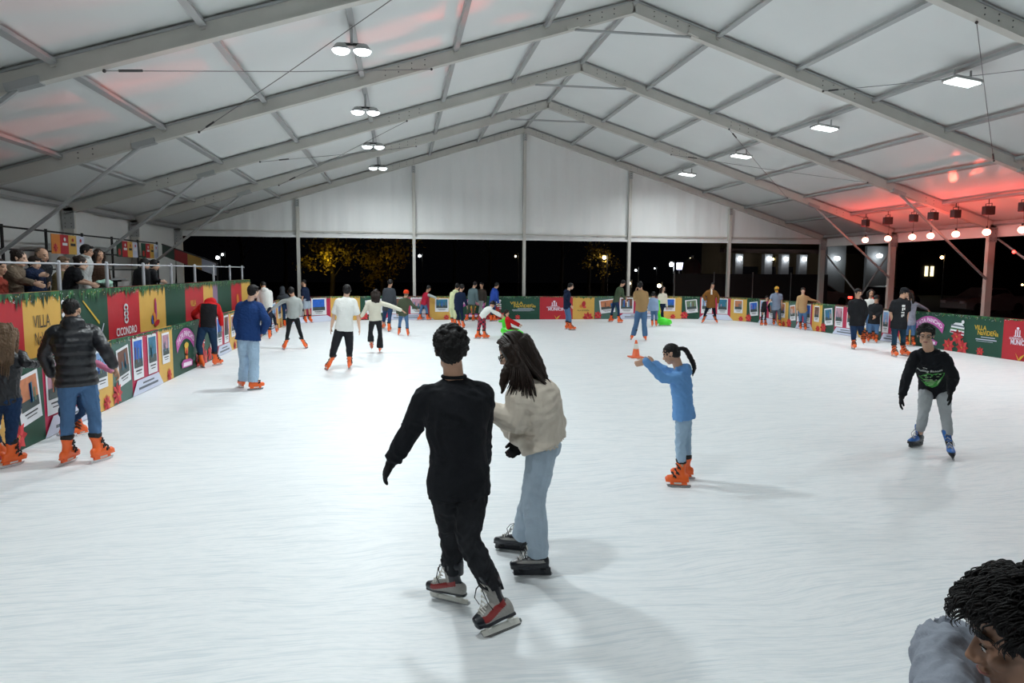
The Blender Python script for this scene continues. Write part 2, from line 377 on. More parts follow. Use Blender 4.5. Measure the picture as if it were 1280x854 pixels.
# beams of the party lights: soft red patches on the membrane
def beam(src, tgt, ang, w, col=(1, .12, .07), name='stage_light_beam'):
    ld = bpy.data.lights.new(name, 'SPOT'); ld.energy = w; ld.color = col; ld.spot_size = R(ang); ld.spot_blend = .9; ld.shadow_soft_size = .03
    lo = bpy.data.objects.new(name, ld); COL.objects.link(lo); src = Vector(src); lo.location = src
    lo.rotation_euler = (Vector(tgt)-src).to_track_quat('-Z', 'Y').to_euler()
def ceil_pt(u, v):
    """point where a picture ray meets the roof membrane"""
    r = ray(u, v); o = Vector((0, 0, CAMH)); lo, hi = 1., 80.
    for _ in range(50):
        t = (lo+hi)/2; p = o+r*t
        if p.z < roof(p.x): lo = t
        else: hi = t
    return o+r*lo
SRC = (17.9, 19.5, 4.05)
for u, v, a, w in [(570, 18, 3.2, 260), (600, 62, 2.4, 180), (525, 60, 3, 240), (470, 50, 3.4, 260), (520, 30, 2.6, 190), (640, 25, 2.3, 150), (590, 5, 3, 200), (548, 92, 2.2, 140), (460, 84, 2, 110), (530, 115, 2, 90),
                   (215, 97, 3.2, 330), (230, 68, 2.6, 230), (165, 120, 3, 260), (100, 128, 2.4, 170), (165, 150, 2.2, 150), (45, 168, 3.4, 330), (20, 198, 2.6, 260), (80, 10, 2.6, 200), (375, 38, 2, 130), (30, 60, 3.5, 140)]:
    beam(SRC, ceil_pt(u, v), a*.95, w*30)
for u, v, a, w in [(1131, 207, 4.5, 26), (1160, 225, 5, 34), (1187, 220, 6, 34), (1215, 215, 6, 40), (1218, 202, 4, 22), (1254, 207, 6.5, 44), (1190, 196, 4, 20), (1162, 198, 4, 14), (1098, 236, 5, 34), (1121, 241, 4, 20), (1252, 196, 4, 18)]:
    beam((14.5, 17.0, 3.2) if False else (19.6, 23.6, 2.9), ceil_pt(u, v), a*.6, w*26)
# ================================================================== PRINTED BANNERS ROUND THE RINK
P_GREEN = mat('print_dark_green', '0d4634', .5, vary=.12, vscale=3); P_GREEN2 = mat('print_grey_green', '45685f', .5, vary=.1)
P_CRIM = mat('print_crimson', 'b81f4a', .5, vary=.1); P_RED = mat('print_red', 'b8202e', .5, vary=.1, vscale=3); P_YEL = mat('print_yellow', 'd9ac52', .5, vary=.1, vscale=3)
P_WHITE = mat('print_white', 'e4e6ea', .5); P_LILAC = mat('print_lilac', 'cdd3e6', .5); P_PINK = mat('print_pink', 'b9549f', .5); P_PALE = mat('print_pale_pink', 'f4e6f4', .5)
P_GREY = mat('print_grey', '5e6672', .5); P_INK = mat('print_ink', '20252c', .5); P_GOLD = mat('print_gold', 'd8b43c', .5); P_ORG = mat('print_orange', 'd9822e', .5)
P_FLOW = mat('print_flower_red', 'c1272d', .5, vary=.2, vscale=20); P_FLOW2 = mat('print_flower_light', 'e0454a', .5); P_LEAF = mat('print_fir_green', '2c6a3c', .5, vary=.35, vscale=25); P_DLEAF = mat('print_fir_dark', '123c26', .5, vary=.3, vscale=25)
PHOTO = [mat('print_photo_%s' % n, c, .5, vary=.45, vscale=9) for n, c in (('sky', '7fa3cf'), ('teal', '2b6f8c'), ('brown', '6d4638'), ('rose', 'b88a9a'), ('field', '6c8468'), ('blue', '1d5fc0'), ('amber', 'c07a55'))]
PHOTO_D = mat('print_photo_ground', '3c4a4a', .5, vary=.4, vscale=12)

def pm_fence(s, h, off=0.):
    x, y = path_at(s); n = path_in(s); return Vector((x+n.x*off, y+n.y*off, h))
XU = -5.0
def pm_upper(s, h, off=0.): return Vector((XU+off, s, h))
_TC = {}
def text_tris(txt, bold=0.):
    key = (txt, bold)
    if key not in _TC:
        cu = bpy.data.curves.new('t', 'FONT'); cu.body = txt; cu.size = 1; cu.offset = bold; cu.resolution_u = 3; cu.align_x = 'CENTER'; cu.align_y = 'CENTER'
        ob = bpy.data.objects.new('t', cu); COL.objects.link(ob); dg = bpy.context.evaluated_depsgraph_get(); me = bpy.data.meshes.new_from_object(ob.evaluated_get(dg))
        me.calc_loop_triangles(); _TC[key] = ([tuple(v.co) for v in me.vertices], [tuple(t.vertices) for t in me.loop_triangles])
        bpy.data.objects.remove(ob); bpy.data.curves.remove(cu); bpy.data.meshes.remove(me)
    return _TC[key]
class Print:
    """flat printed shapes on a curved banner: (s along, h up), each layer a few millimetres proud"""
    def __init__(s, pm): s.mb = MB(); s.pm = pm
    def poly(s, pts, m, layer=1):
        s.mb.poly([s.pm(a, b, .004+.003*layer) for a, b in pts], m); return s
    def rect(s, a0, a1, b0, b1, m, layer=1, n=1, rot=0.):
        ca, cb = (a0+a1)/2, (b0+b1)/2; c, t = math.cos(rot), math.sin(rot)
        def q(a, b): a -= ca; b -= cb; return s.pm(ca+a*c-b*t, cb+a*t+b*c, .004+.003*layer)
        for i in range(n):
            u0 = a0+(a1-a0)*i/n; u1 = a0+(a1-a0)*(i+1)/n; s.mb.poly([q(u0, b0), q(u1, b0), q(u1, b1), q(u0, b1)], m)
        return s
    def disc(s, a, b, ra, rb, m, layer=1, n=12, rot=0.):
        c, t = math.cos(rot), math.sin(rot)
        return s.poly([(a+ra*math.cos(2*math.pi*k/n)*c-rb*math.sin(2*math.pi*k/n)*t, b+ra*math.cos(2*math.pi*k/n)*t+rb*math.sin(2*math.pi*k/n)*c) for k in range(n)], m, layer)
    def text(s, txt, a, b, size, m, layer=3, sx=1., bold=0., arc=0., slant=0.):
        vs, fs = text_tris(txt, bold)
        s.mb.add([s.pm(a+x*size*sx+y*size*slant, b+y*size-arc*(x*size*sx)**2, .004+.003*layer) for x, y, z in vs], fs, m); return s
    def flower(s, a, b, r, layer=2):
        for ring, (k, rr) in enumerate(((8, 1.), (7, .66), (5, .4))):
            for i in range(k):
                an = 2*math.pi*(i+.5*ring)/k; c, t = math.cos(an), math.sin(an); R1 = r*rr; w = R1*.32
                pts = [(0, 0), (R1*.45, w), (R1, 0), (R1*.45, -w)]
                s.poly([(a+x*c-y*t, max(.0, b+x*t+y*c)) for x, y in pts], P_FLOW2 if (i+ring) % 2 else P_FLOW, layer+ring)
        for i in range(4): s.disc(a+r*.08*math.cos(i*1.6), max(.02, b+r*.08*math.sin(i*1.6)), r*.05, r*.05, P_GOLD, layer+4, n=6)
        return s
    def garland(s, s0, s1, top, depth, spikes=False):
        rg = random.Random(int(s0*100)); n = max(2, int((s1-s0)/.06))
        for i in range(n):
            a = s0+(s1-s0)*(i+.5)/n; d = depth*rg.uniform(.5, 1.15)*(1.7 if spikes and rg.random() < .4 else 1); w = .055 if spikes else .05
            s.poly([(max(s0, a-w), top), (a+rg.uniform(-.02, .02), top-d), (min(s1, a+w), top)], (P_LEAF, P_DLEAF)[rg.random() < .5], 3+(i % 2))
        for i in range(n): s.disc(rg.uniform(s0+.02, s1-.02), top-rg.uniform(.01, depth), .009, .009, P_WHITE if rg.random() < .6 else P_GOLD, 6, n=5)
        return s
    def photo(s, a, b, w, h, m, rot=0., layer=2, seed=0):
        n = 2; s.rect(a-w/2, a+w/2, b-h/2, b+h/2, P_WHITE, layer, n, rot)
        c, t = math.cos(rot), math.sin(rot); cy = h*.12
        def sub(x0, x1, y0, y1, mm, l):
            pts = [(a+x*c-y*t, b+x*t+y*c) for x, y in ((x0, y0), (x1, y0), (x1, y1), (x0, y1))]; s.poly(pts, mm, l)
        sub(-w*.41, w*.41, -h*.22, h*.43, m, layer+1); sub(-w*.41, w*.41, -h*.22, -h*.02, PHOTO_D, layer+2)
        rg = random.Random(seed)
        for k in range(4): x = rg.uniform(-w*.33, w*.3); sub(x, x+w*.07, -h*.1, h*rg.uniform(.1, .36), rg.choice(PHOTO+[P_WHITE, P_GREY]), layer+3)
        sub(-w*.3, w*.3, -h*.31, -h*.28, P_INK, layer+2); sub(-w*.22, w*.24, -h*.38, -h*.36, P_INK, layer+2)
        return s
def banner(pm, segs, h0, h1, thick=.035, knots=None):
    """the carrying sheet: segs = [(s0,s1,material)]"""
    m = MB()
    for s0, s1, mt in segs:
        ks = [s0]+([k for k in knots if s0+1e-3 < k < s1-1e-3] if knots is not None else [])+[s1]
        for a, b in zip(ks, ks[1:]):
            v = [pm(a, h0, 0), pm(b, h0, 0), pm(b, h1, 0), pm(a, h1, 0), pm(a, h0, -thick), pm(b, h0, -thick), pm(b, h1, -thick), pm(a, h1, -thick)]
            m.add(v, [(0, 1, 2, 3), (5, 4, 7, 6), (3, 2, 6, 7), (1, 0, 4, 5), (1, 5, 6, 2), (4, 0, 3, 7)], mt)
    return m
KN = list(_S)
BH = 1.03
def sR(y): return path_s(XR, y)
def sB(x): return path_s(x, YF)
def unit(s0, s1, lab, seed):
    w = s1-s0; k = w/2.9
    m = banner(pm_fence, [(s0, s0+.78*k, P_GREEN if seed % 3 else P_GREEN2), (s0+.78*k, s0+2.1*k, P_CRIM), (s0+2.1*k, s1, P_YEL)], 0.005, BH, knots=KN)
    o = m.build('fence_banner', label=lab, cat='banner', group='photo banners of the rink fence', base=pm_fence(s0, 0))
    rg = random.Random(seed); ph = PHOTO[:]; rg.shuffle(ph)
    p = Print(pm_fence); p.garland(s0, s1, BH-.005, .075); p.mb.build('garland_print', o)
    for i, (a, b, ww, hh, rot) in enumerate(((.42, .58, .5, .6, .12), (1.06, .62, .46, .7, 0), (1.75, .62, .46, .7, 0), (2.48, .64, .42, .58, 0))):
        p = Print(pm_fence); p.photo(s0+a*k, b, ww*k, hh, ph[i], rot, seed=seed*7+i); p.mb.build('photo_print', o)
    p = Print(pm_fence); p.poly([(s0+.72*k, .01), (s0+2.25*k, .01), (s0+2.0*k, .25), (s0+.95*k, .25)], P_LILAC, 5)
    p.rect(s0+1.2*k, s0+1.75*k, .16, .19, P_GREY, 6); p.rect(s0+1.0*k, s0+1.95*k, .08, .12, P_GREY, 6); p.mb.build('caption_print', o)
    p = Print(pm_fence); p.flower(s0+.12*k if s0+.12*k-.2 > 0 else s0+.25, .17, .2, 3)
    p.flower(s1-.28*k, .1, .14, 3); p.mb.build('flower_print', o)
    return o
def pancho(s0, s1, lab):
    w = s1-s0; k = w/2.2
    o = banner(pm_fence, [(s0, s1, P_GREEN)], .005, BH, knots=KN).build('fence_banner', label=lab, cat='banner', group='green lettered banners of the rink fence', base=pm_fence(s0, 0))
    p = Print(pm_fence); p.garland(s0, s1, BH-.005, .08); p.mb.build('garland_print', o)
    c = s0+.72*k
    p = Print(pm_fence)
    top = [(c+.56*k*t, .92-.22*t*t) for t in np.linspace(-1, 1, 13)]; bot = [(c+.5*k*t, .70-.25*t*t) for t in np.linspace(1, -1, 13)]
    for i in range(12): p.poly([top[i], top[i+1], bot[11-i], bot[12-i]][::-1], P_PINK, 2)
    p.text('TATA PANCHO', c, .80, .17, P_PALE, 4, sx=.82*k, bold=.02, arc=.72/k/k); p.mb.build('lettering_print', o)
    p = Print(pm_fence); p.disc(c+.03, .48, .11, .15, P_ORG, 3); p.disc(c+.03, .56, .15, .06, P_GOLD, 4); p.disc(c+.02, .42, .06, .05, P_RED, 5); p.disc(c+.03, .32, .08, .1, P_ORG, 3)
    p.poly([(c-.28*k, .12), (c+.32*k, .1), (c+.36*k, .2), (c+.2*k, .26), (c-.2*k, .28), (c-.32*k, .22)], P_PINK, 6)
    p.poly([(c-.22*k, .14), (c+.27*k, .12), (c+.28*k, .2), (c-.2*k, .22)], P_PALE, 7); p.mb.build('figure_print', o)
    p = Print(pm_fence); a = s0+1.72*k
    p.poly([(a-.24, .52), (a+.26, .46), (a+.26, .7), (a+.16, .8), (a-.06, .8), (a-.2, .7)], P_WHITE, 3)
    for i in range(3): p.poly([(a-.22, .53+.09*i), (a+.26, .50+.09*i), (a+.26, .54+.09*i), (a-.2, .57+.09*i)], (P_CRIM, P_LEAF, P_GREY)[i], 4)
    p.disc(a+.2, .83, .05, .05, P_WHITE, 4); p.mb.build('hat_print', o)
    p = Print(pm_fence); p.flower(a+.03, .42, .22, 4); p.flower(a-.25*k, .14, .22, 4); p.flower(a+.22*k, .14, .22, 4); p.mb.build('flower_print', o)
    return o
def villa(s0, s1, lab):
    k = (s1-s0)/.9; c = (s0+s1)/2
    o = banner(pm_fence, [(s0, s1, P_GREEN)], .005, BH, knots=KN).build('fence_banner', label=lab, cat='banner', group='villa lettering banners of the rink fence', base=pm_fence(s0, 0))
    p = Print(pm_fence); p.garland(s0, s1, BH-.005, .1); p.mb.build('garland_print', o)
    p = Print(pm_fence); p.text('VILLA', c-.18*k, .72, .17, P_GOLD, 3, sx=.8*k, bold=.02); p.text('NaViDEÑa', c+.04*k, .59, .17, P_GOLD, 3, sx=.78*k, bold=.02)
    p.rect(c-.15*k, c+.25*k, .475, .495, P_LILAC, 3); p.rect(c-.3*k, c+.3*k, .41, .435, P_LILAC, 3); p.rect(c-.28*k, c+.2*k, .37, .38, P_LILAC, 3); p.mb.build('lettering_print', o)
    p = Print(pm_fence); p.flower(s0+.3*k, .1, .13, 3); p.mb.build('flower_print', o)
def municipal(s0, s1, lab):
    k = (s1-s0)/1.; c = (s0+s1)/2
    o = banner(pm_fence, [(s0, s1, P_RED)], .005, BH, knots=KN).build('fence_banner', label=lab, cat='banner', group='red lettered banners of the rink fence', base=pm_fence(s0, 0))
    p = Print(pm_fence); p.garland(s0, s1, BH-.005, .05); p.mb.build('garland_print', o)
    p = Print(pm_fence)
    for i in range(3): p.rect(c-.14*k+i*.06*k, c-.11*k+i*.06*k, .6, .78-.02*abs(i-1), P_PALE, 3)
    p.disc(c-.065*k, .8, .04*k, .03, P_PALE, 3); p.rect(c-.17*k, c+.04*k, .59, .61, P_PALE, 3)
    p.text('GOBIERNO DE', c-.1*k, .54, .075, P_PALE, 3, sx=.8*k, bold=.015); p.text('MUNICIPAL', c+.06*k, .445, .17, P_PALE, 3, sx=.72*k, bold=.03)
    p.poly([(c+.22*k, .56), (c+.46*k, .66), (c+.47*k, .65), (c+.25*k, .53)], P_PALE, 3); p.mb.build('lettering_print', o)
    p = Print(pm_fence); p.poly([(c-.1, .2), (c+.02, .04), (c+.05, .1), (c+.2, .2), (c+.06, .02), (c, .01)], P_GOLD, 3); p.mb.build('ornament_print', o)
def yellowb(s0, s1, lab):
    c = (s0+s1)/2
    o = banner(pm_fence, [(s0, s1, P_YEL)], .005, BH, knots=KN).build('fence_banner', label=lab, cat='banner', group='yellow emblem banners of the rink fence', base=pm_fence(s0, 0))
    p = Print(pm_fence); p.garland(s0, s1, BH-.005, .09, True); p.mb.build('garland_print', o)
    p = Print(pm_fence); p.disc(c, .68, .09, .14, P_RED, 3, rot=-.2); p.disc(c-.12, .58, .08, .07, P_ORG, 3); p.disc(c+.04, .54, .08, .05, P_FLOW2, 4); p.text('VILLA NAVIDEÑA', c-.02, .39, .08, P_INK, 3, sx=.9, bold=.01); p.mb.build('emblem_print', o)
    p = Print(pm_fence); p.flower(s1-.3, .08, .26, 3); p.mb.build('flower_print', o)
# left side, going away from the camera
LU = [(-2.95, -.05), (-.05, 2.85), (2.85, 5.75), (5.75, 8.65), (8.65, 11.55), (11.55, 14.45)]
LL = ['behind the camera', 'beside the camera', 'outside the left picture edge', 'left of the puffer man', 'behind the legs of the puffer jacket man', 'right of the puffer jacket man']
for i, (a, b) in enumerate(LU): unit(a+3.0 if i else .03, b+3.0, 'photo banner on the left fence, %s' % LL[i], i+1)
pancho(17.45, 19.95, 'green banner with pink arched lettering on the left fence, right of the photo banners')
ends = [19.95, 22.85, 25.75]; e1 = sB(-1.6); cu = (e1-25.75)/2
unit(19.95, 22.85, 'photo banner on left fence behind the skater in black and red jacket', 10)
unit(22.85, 25.75, 'photo banner on left fence behind the blue denim jacket', 11)
unit(25.75, 25.75+cu, 'photo banner at the far end of the left fence, by the white hoodie', 12)
unit(25.75+cu, e1, 'photo banner round the far left corner of the rink', 13)
unit(e1, sB(2.4), 'photo banner on far fence behind the skaters in white shirts', 14)
pancho(sB(2.4), sB(4.65), 'green lettered banner on the far fence behind the group left of centre')
villa(sB(4.65), sB(6.2), 'green banner with yellow lettering at the middle of the far fence')
municipal(sB(6.2), sB(7.55), 'red banner with white lettering on the far fence left of the navy skater')
yellowb(sB(7.55), sB(8.6), 'yellow banner with red emblem on the far fence')
unit(sB(8.6), sB(12.75), 'wide photo banner on the far fence behind the cone', 15)
c0, c1 = sB(12.75), sR(25.4); cm = (c0+c1)/2
unit(c0, cm, 'photo banner at the far right corner, behind the brown jacket man', 16)
unit(cm, c1, 'photo banner just past the far right corner, behind the yellow cap', 17)
unit(c1, sR(23.3), 'narrow photo banner on the right fence behind the tan sweater woman', 18)
unit(sR(23.3), sR(20.45), 'photo banner on right fence left of the black jacket man', 19)
unit(sR(20.45), sR(18.7), 'photo banner on right fence hidden by the standing pairs', 20)
pancho(sR(18.7), sR(16.5), 'green banner with pink arched lettering on the right fence above the crouching boy')
villa(sR(16.5), sR(15.6), 'green banner with yellow lettering near the right picture edge')
municipal(sR(15.6), sR(14.55), 'red banner with white lettering cut by the right picture edge')
yellowb(sR(14.55), sR(13.5), 'yellow emblem banner beyond the right picture edge')
q = sR(13.5); qs = [q+2.9*i for i in range(6)]
for i in range(5):
    if qs[i+1] < SLEN: unit(qs[i], qs[i+1], 'photo banner on the right fence beyond the picture edge, number %s' % ['one', 'two', 'three', 'four', 'five'][i], 30+i)

# ================================================================== SPECTATOR PLATFORM ON THE LEFT
PY0, PY1, PFLOOR = 4.0, 24.6, .78
UT, UB = 1.80, .70
DARK_TUBE = mat('black_scaffold_tube', (.015, .015, .016), .45, metal=.4); RAILM = mat('galvanised_rail', (.42, .43, .46), .45, metal=.3)
m = MB(); m.box(((XU-.06-9.1)/2, (PY0+PY1)/2, PFLOOR-.04), (9.1+XU-.06, PY1-PY0, .08), DECK)
pl = m.build('spectator_platform', label='raised dark wooden spectator deck behind the left fence', cat='platform')
for i, y in enumerate(np.arange(PY0+.2, PY1, 2.03)):
    for x in (XU-.25, -7.1, -8.95):
        m = MB(); m.tube([(x, y, -.06), (x, y, PFLOOR-.09)], .03, DARK_TUBE, n=8); m.build('leg', pl)
# cloth banner along the front
UP = [(4.0, 7.3, P_GREEN), (7.3, 8.75, P_YEL), (8.75, 10.25, P_RED), (10.25, 11.31, P_YEL), (11.31, 13.0, P_GREEN), (13.0, 14.48, P_RED), (14.48, 16.0, P_YEL), (16.0, 17.41, P_GREEN), (17.41, 18.95, P_RED), (18.95, 19.87, P_YEL), (19.87, 20.36, mat('print_mauve', '8a6f8c', .5)), (20.36, 21.93, P_GREEN), (21.93, 23.3, P_RED), (23.3, 24.6, P_YEL)]
ub = banner(pm_upper, UP, UB, UT, .012).build('platform_banner', label='long green, red and yellow cloth banner hung along the spectator platform', cat='banner', base=(XU, PY0, UB))
p = Print(pm_upper)
for s0, s1, mt in UP: p.garland(s0, s1, UT-.003, .13, True)
p.mb.build('garland_print', ub)
p = Print(pm_upper); p.text('VILLA', 10.72, 1.38, .26, P_INK, 3, sx=.72, bold=-.004); p.text('NaViDEÑa', 10.86, 1.14, .26, P_INK, 3, sx=.62, bold=-.004); p.mb.build('lettering_print', ub)
p = Print(pm_upper)
c = 13.78
for sg in (-1, 1):
    pts = [(c+sg*.085*math.cos(t), 1.2+.22*t/(2*math.pi)) for t in np.linspace(0, 2*math.pi, 17)]
    if sg > 0: pts = pts+[(c+.06, 1.455), (c, 1.475), (c-.06, 1.455), (c-.085, 1.42)]
    else: pts = [(c+.085, 1.2), (c+.06, 1.165), (c, 1.145), (c-.06, 1.165)]+pts
    for a, b in zip(pts, pts[1:]):
        a, b = Vector(a), Vector(b); nn = Vector((-(b-a).y, (b-a).x)).normalized()*.021; e_ = (b-a)*.12; p.poly([tuple(a-e_-nn), tuple(b+e_-nn), tuple(b+e_+nn), tuple(a-e_+nn)], P_WHITE, 3)
p.text('CICONDRO', c, .99, .2, P_WHITE, 3, sx=.9, bold=.02); p.mb.build('emblem_print', ub)
p = Print(pm_upper); c = 15.35
p.disc(c, 1.3, .07, .24, P_CRIM, 3); p.disc(c-.1, 1.13, .1, .13, P_ORG, 4, rot=.5); p.disc(c-.2, 1.1, .07, .09, mat('print_blue', '3b5bb0', .5), 4); p.disc(c+.03, 1.02, .16, .06, P_RED, 5, rot=.2); p.disc(c, 1.3, .025, .18, P_PINK, 5); p.mb.build('feather_print', ub)
p = Print(pm_upper); p.text('VILLA', 18.0, 1.3, .2, P_GOLD, 3, sx=.9, bold=.02); p.text('NaV', 18.2, 1.1, .2, P_GOLD, 3, sx=.9, bold=.02); p.disc(22.7, 1.2, .15, .18, P_ORG, 3); p.mb.build('gold_lettering_print', ub)
p = Print(pm_upper); p.poly([(12.0, 1.62), (12.05, 1.62), (12.62, 1.24), (12.6, 1.2)], P_GOLD, 3); p.poly([(12.6, .98), (12.64, .98), (12.8, 1.2), (12.77, 1.21)], P_LILAC, 3)
for i in range(5): p.disc(11.35+.1*(i % 3), 1.62-.06*i, .05, .04, (P_WHITE, P_RED, P_GREY)[i % 3], 4)
p.mb.build('ornament_print', ub)
# front railing
rl = empty('railing', (XU-.08, PY0, PFLOOR), label='grey tube railing along the front of the spectator platform', cat='railing')
RY = [4.9, 6.55, 8.2, 9.85, 11.52, 13.27, 15.04, 16.76, 18.59, 20.36, 22.23, 23.88]
for y in RY:
    m = MB(); m.tube([(XU-.09, y, PFLOOR), (XU-.09, y, 2.2)], .03, RAILM, n=10); m.ball((XU-.09, y, 2.22), .036, RAILM, n=8); m.build('post', rl)
m = MB(); m.tube([(XU-.09, PY0, 2.2), (XU-.09, 24.2, 2.2)], .015, RAILM, n=8); m.build('rail', rl)
m = MB(); m.tube([(XU-.09, PY0, 1.78), (XU-.09, 24.2, 1.78)], .022, DARK_TUBE, n=8); m.build('rail', rl)
# rear tube guard and its small banners
XB = -8.75
br = empty('back_railing', (XB, PY0, PFLOOR), label='tall black tube guard rail behind the spectators', cat='railing')
BY = sorted([on_x(u, 320, XB).y for u in (2, 57, 102, 139, 171, 195)]+[9.5, 11.0])
for y in BY: m = MB(); m.tube([(XB, y, PFLOOR), (XB, y, 3.1)], .035, DARK_TUBE, n=8); m.build('post', br)
for z in (1.55, 2.1, 2.55, 3.05): m = MB(); m.tube([(XB, BY[0], z), (XB, BY[-1], z)], .022, DARK_TUBE, n=8); m.build('rail', br)
def small_banner(pm, s0, s1, h0, h1, lab, cols):
    w = (s1-s0)/len(cols); m = banner(pm, [(s0+i*w, s0+(i+1)*w, c) for i, c in enumerate(cols)], h0, h1, .01)
    o = m.build('small_banner', label=lab, cat='banner', group='small banners on the back railing', base=pm(s0, h0, 0)); p = Print(pm); hm = (h0+h1)/2
    for i in range(1, len(cols)): c = s0+(i+.5)*w; p.rect(c-w*.3, c+w*.3, hm-.03, hm+.04, P_WHITE if i != 2 else P_INK, 3); p.disc(c, hm+.13, w*.12, .05, P_WHITE if i < 2 else P_RED, 3)
    p.flower(s0+w*.4, h0+.15, .13, 2); p.mb.build('lettering_print', o)
pb = lambda s, h, off=0.: Vector((XB+.05+off, s, h))
COLS = [P_GREEN, P_RED, P_YEL, P_LILAC]
y1, y2 = on_x(60, 310, XB).y, on_x(101, 310, XB).y; small_banner(pb, y1, y2, 2.5, 3.0, 'small red and yellow banner high behind the seated woman', [P_ORG]+COLS[1:])
y1, y2 = on_x(142, 310, XB).y, on_x(168, 310, XB).y; small_banner(pb, y1, y2, 2.5, 3.0, 'small banner high on the back railing, left one of the close pair', COLS)
y1, y2 = on_x(173, 310, XB).y, on_x(193.5, 310, XB).y; small_banner(pb, y1, y2, 2.5, 3.0, 'small banner high on the back railing, right one of the close pair', COLS)
A, B = on_x(201, 311, XB), on_y(270, 333.5, 23.6)
def pd(s, h, off=0.): q = A.lerp(B, s); return Vector((q.x+off*.6, q.y-off*.8, q.z+h))
small_banner(pd, 0., 1., -.42, 0., 'sloping banner on the handrail at the far end of the platform', [P_GREEN, P_RED, P_YEL, P_LILAC])
m = MB(); m.tube([A, B], .025, DARK_TUBE, n=8); m.tube([B, (B.x, B.y, PFLOOR)], .025, DARK_TUBE, n=8); m.build('handrail', label='black sloping stair handrail at the far end of the platform', cat='railing')
# benches
BEN = mat('grey_bench_plank', (.32, .34, .36), .5, metal=.2)
for i, (x, z) in enumerate(((-6.9, 1.18), (-7.6, 1.5), (-8.3, 1.82))):
    for j, (ya, yb) in enumerate(((8.0, 12.6), (12.8, 17.4), (17.6, 22.6))):
        o = empty('bench', (x, ya, PFLOOR), label='grey metal spectator bench, %s row, %s section' % (('front', 'middle', 'rear')[i], ('near', 'middle', 'far')[j]), cat='bench', group='spectator benches')
        m = MB(); m.box((x, (ya+yb)/2, z), (.3, yb-ya, .05), BEN); m.build('seat', o)
        for y in (ya+.3, (ya+yb)/2, yb-.3): m = MB(); m.box((x, y, (z+PFLOOR)/2-.02), (.05, .05, z-PFLOOR-.03), DARK_TUBE); m.box((x, y, z-.05), (.28, .06, .05), DARK_TUBE); m.build('leg', o)
# ================================================================== OUTSIDE THE TENT, NIGHT
def bulb_mat(name, c, s): return mat(name, (1, 1, 1), emit=c, estr=s)
BW = bulb_mat('glow_cold_white', (.9, .97, 1), 12); BWm = bulb_mat('glow_warm_white', (1, .78, .45), 12); BO = bulb_mat('glow_amber', (1, .55, .2), 14); BP = bulb_mat('glow_violet', (.6, .6, 1), 6); BR = bulb_mat('glow_red', (1, .03, .02), 8)
POLE = mat('street_pole', (.05, .05, .05), .5)
def street_lamp(u, v, y, r, bm, lab, light=0, grp='street lamps beyond the tent'):
    p = on_y(u, v, y); o = empty('street_lamp', (p.x, p.y, -.06), label=lab, cat='street lamp', group=grp)
    m = MB(); m.tube([(p.x+.25, p.y, -.06), (p.x+.25, p.y, p.z+.3), (p.x, p.y, p.z+r+.06)], .05, POLE, n=7); m.build('pole', o)
    m = MB(); m.ball(p, r*.8, bm, n=12); m.build('lamp_globe', o, smooth=True)
    m = MB(); m.box((p.x, p.y, p.z+r+.03), (r*1.6, r*1.6, .06), POLE); m.build('lamp_hood', o)
    if light:
        ld = bpy.data.lights.new('street_lamp_light', 'POINT'); ld.energy = light; ld.color = (1, .8, .5) if bm in (BWm, BO) else (.9, .95, 1); ld.shadow_soft_size = r
        lo = bpy.data.objects.new('street_lamp_light', ld); COL.objects.link(lo); lo.location = (p.x, p.y-.1, p.z-r-.1)
street_lamp(270.5, 327, 60, .17, BW, 'small white lamp left of the first far post, lower of two')
street_lamp(276.5, 323, 66, .13, BW, 'small white lamp left of the first far post, upper of two')
street_lamp(523, 321.5, 60, .15, BW, 'small white lamp right of the second gable post')
street_lamp(643, 320.5, 60, .1, BWm, 'tiny lamp left of the central gable post')
street_lamp(754, 320.5, 50, .17, BWm, 'warm lamp shining inside a tree left of the fourth post', 12)
street_lamp(793.5, 336, 60, .11, BW, 'tiny lamp right of the fourth gable post')
street_lamp(817, 333.5, 70, .09, BW, 'tiny faint lamp above the tan sweater skater')
street_lamp(785, 352.5, 55, .2, BWm, 'bright low lamp beside the olive shirt skater')
street_lamp(823, 355, 55, .2, BWm, 'bright low lamp beside the long haired woman', 30)
street_lamp(838, 328, 60, .24, BW, 'large bright white lamp left of the grey parasol', 80)
street_lamp(862, 320.5, 62, .12, BWm, 'small lamp above the grey parasol')
street_lamp(892, 317.5, 70, .09, BW, 'tiny lamp left of the fifth gable post')
street_lamp(1176, 315, 52, .17, BO, 'amber lamp right of the right side columns')
street_lamp(1277, 348, 45, .09, BO, 'small amber lamp at the right picture edge')
street_lamp(1107, 352, 46, .06, BW, 'tiny lamp above the black jacket man')
street_lamp(965, 320, 52, .12, bulb_mat('glow_yellow', (1, .7, .2), 14), 'yellow lamp among the building pillars')
# lit screen
p = on_y(848.5, 330, 60); m = MB(); m.box(p, (.55, .1, .6), BP); m.tube([(p.x, p.y+.1, -.06), (p.x, p.y+.1, p.z)], .05, POLE); m.build('lit_sign', label='small violet lit sign beside the bright white lamp', cat='sign')
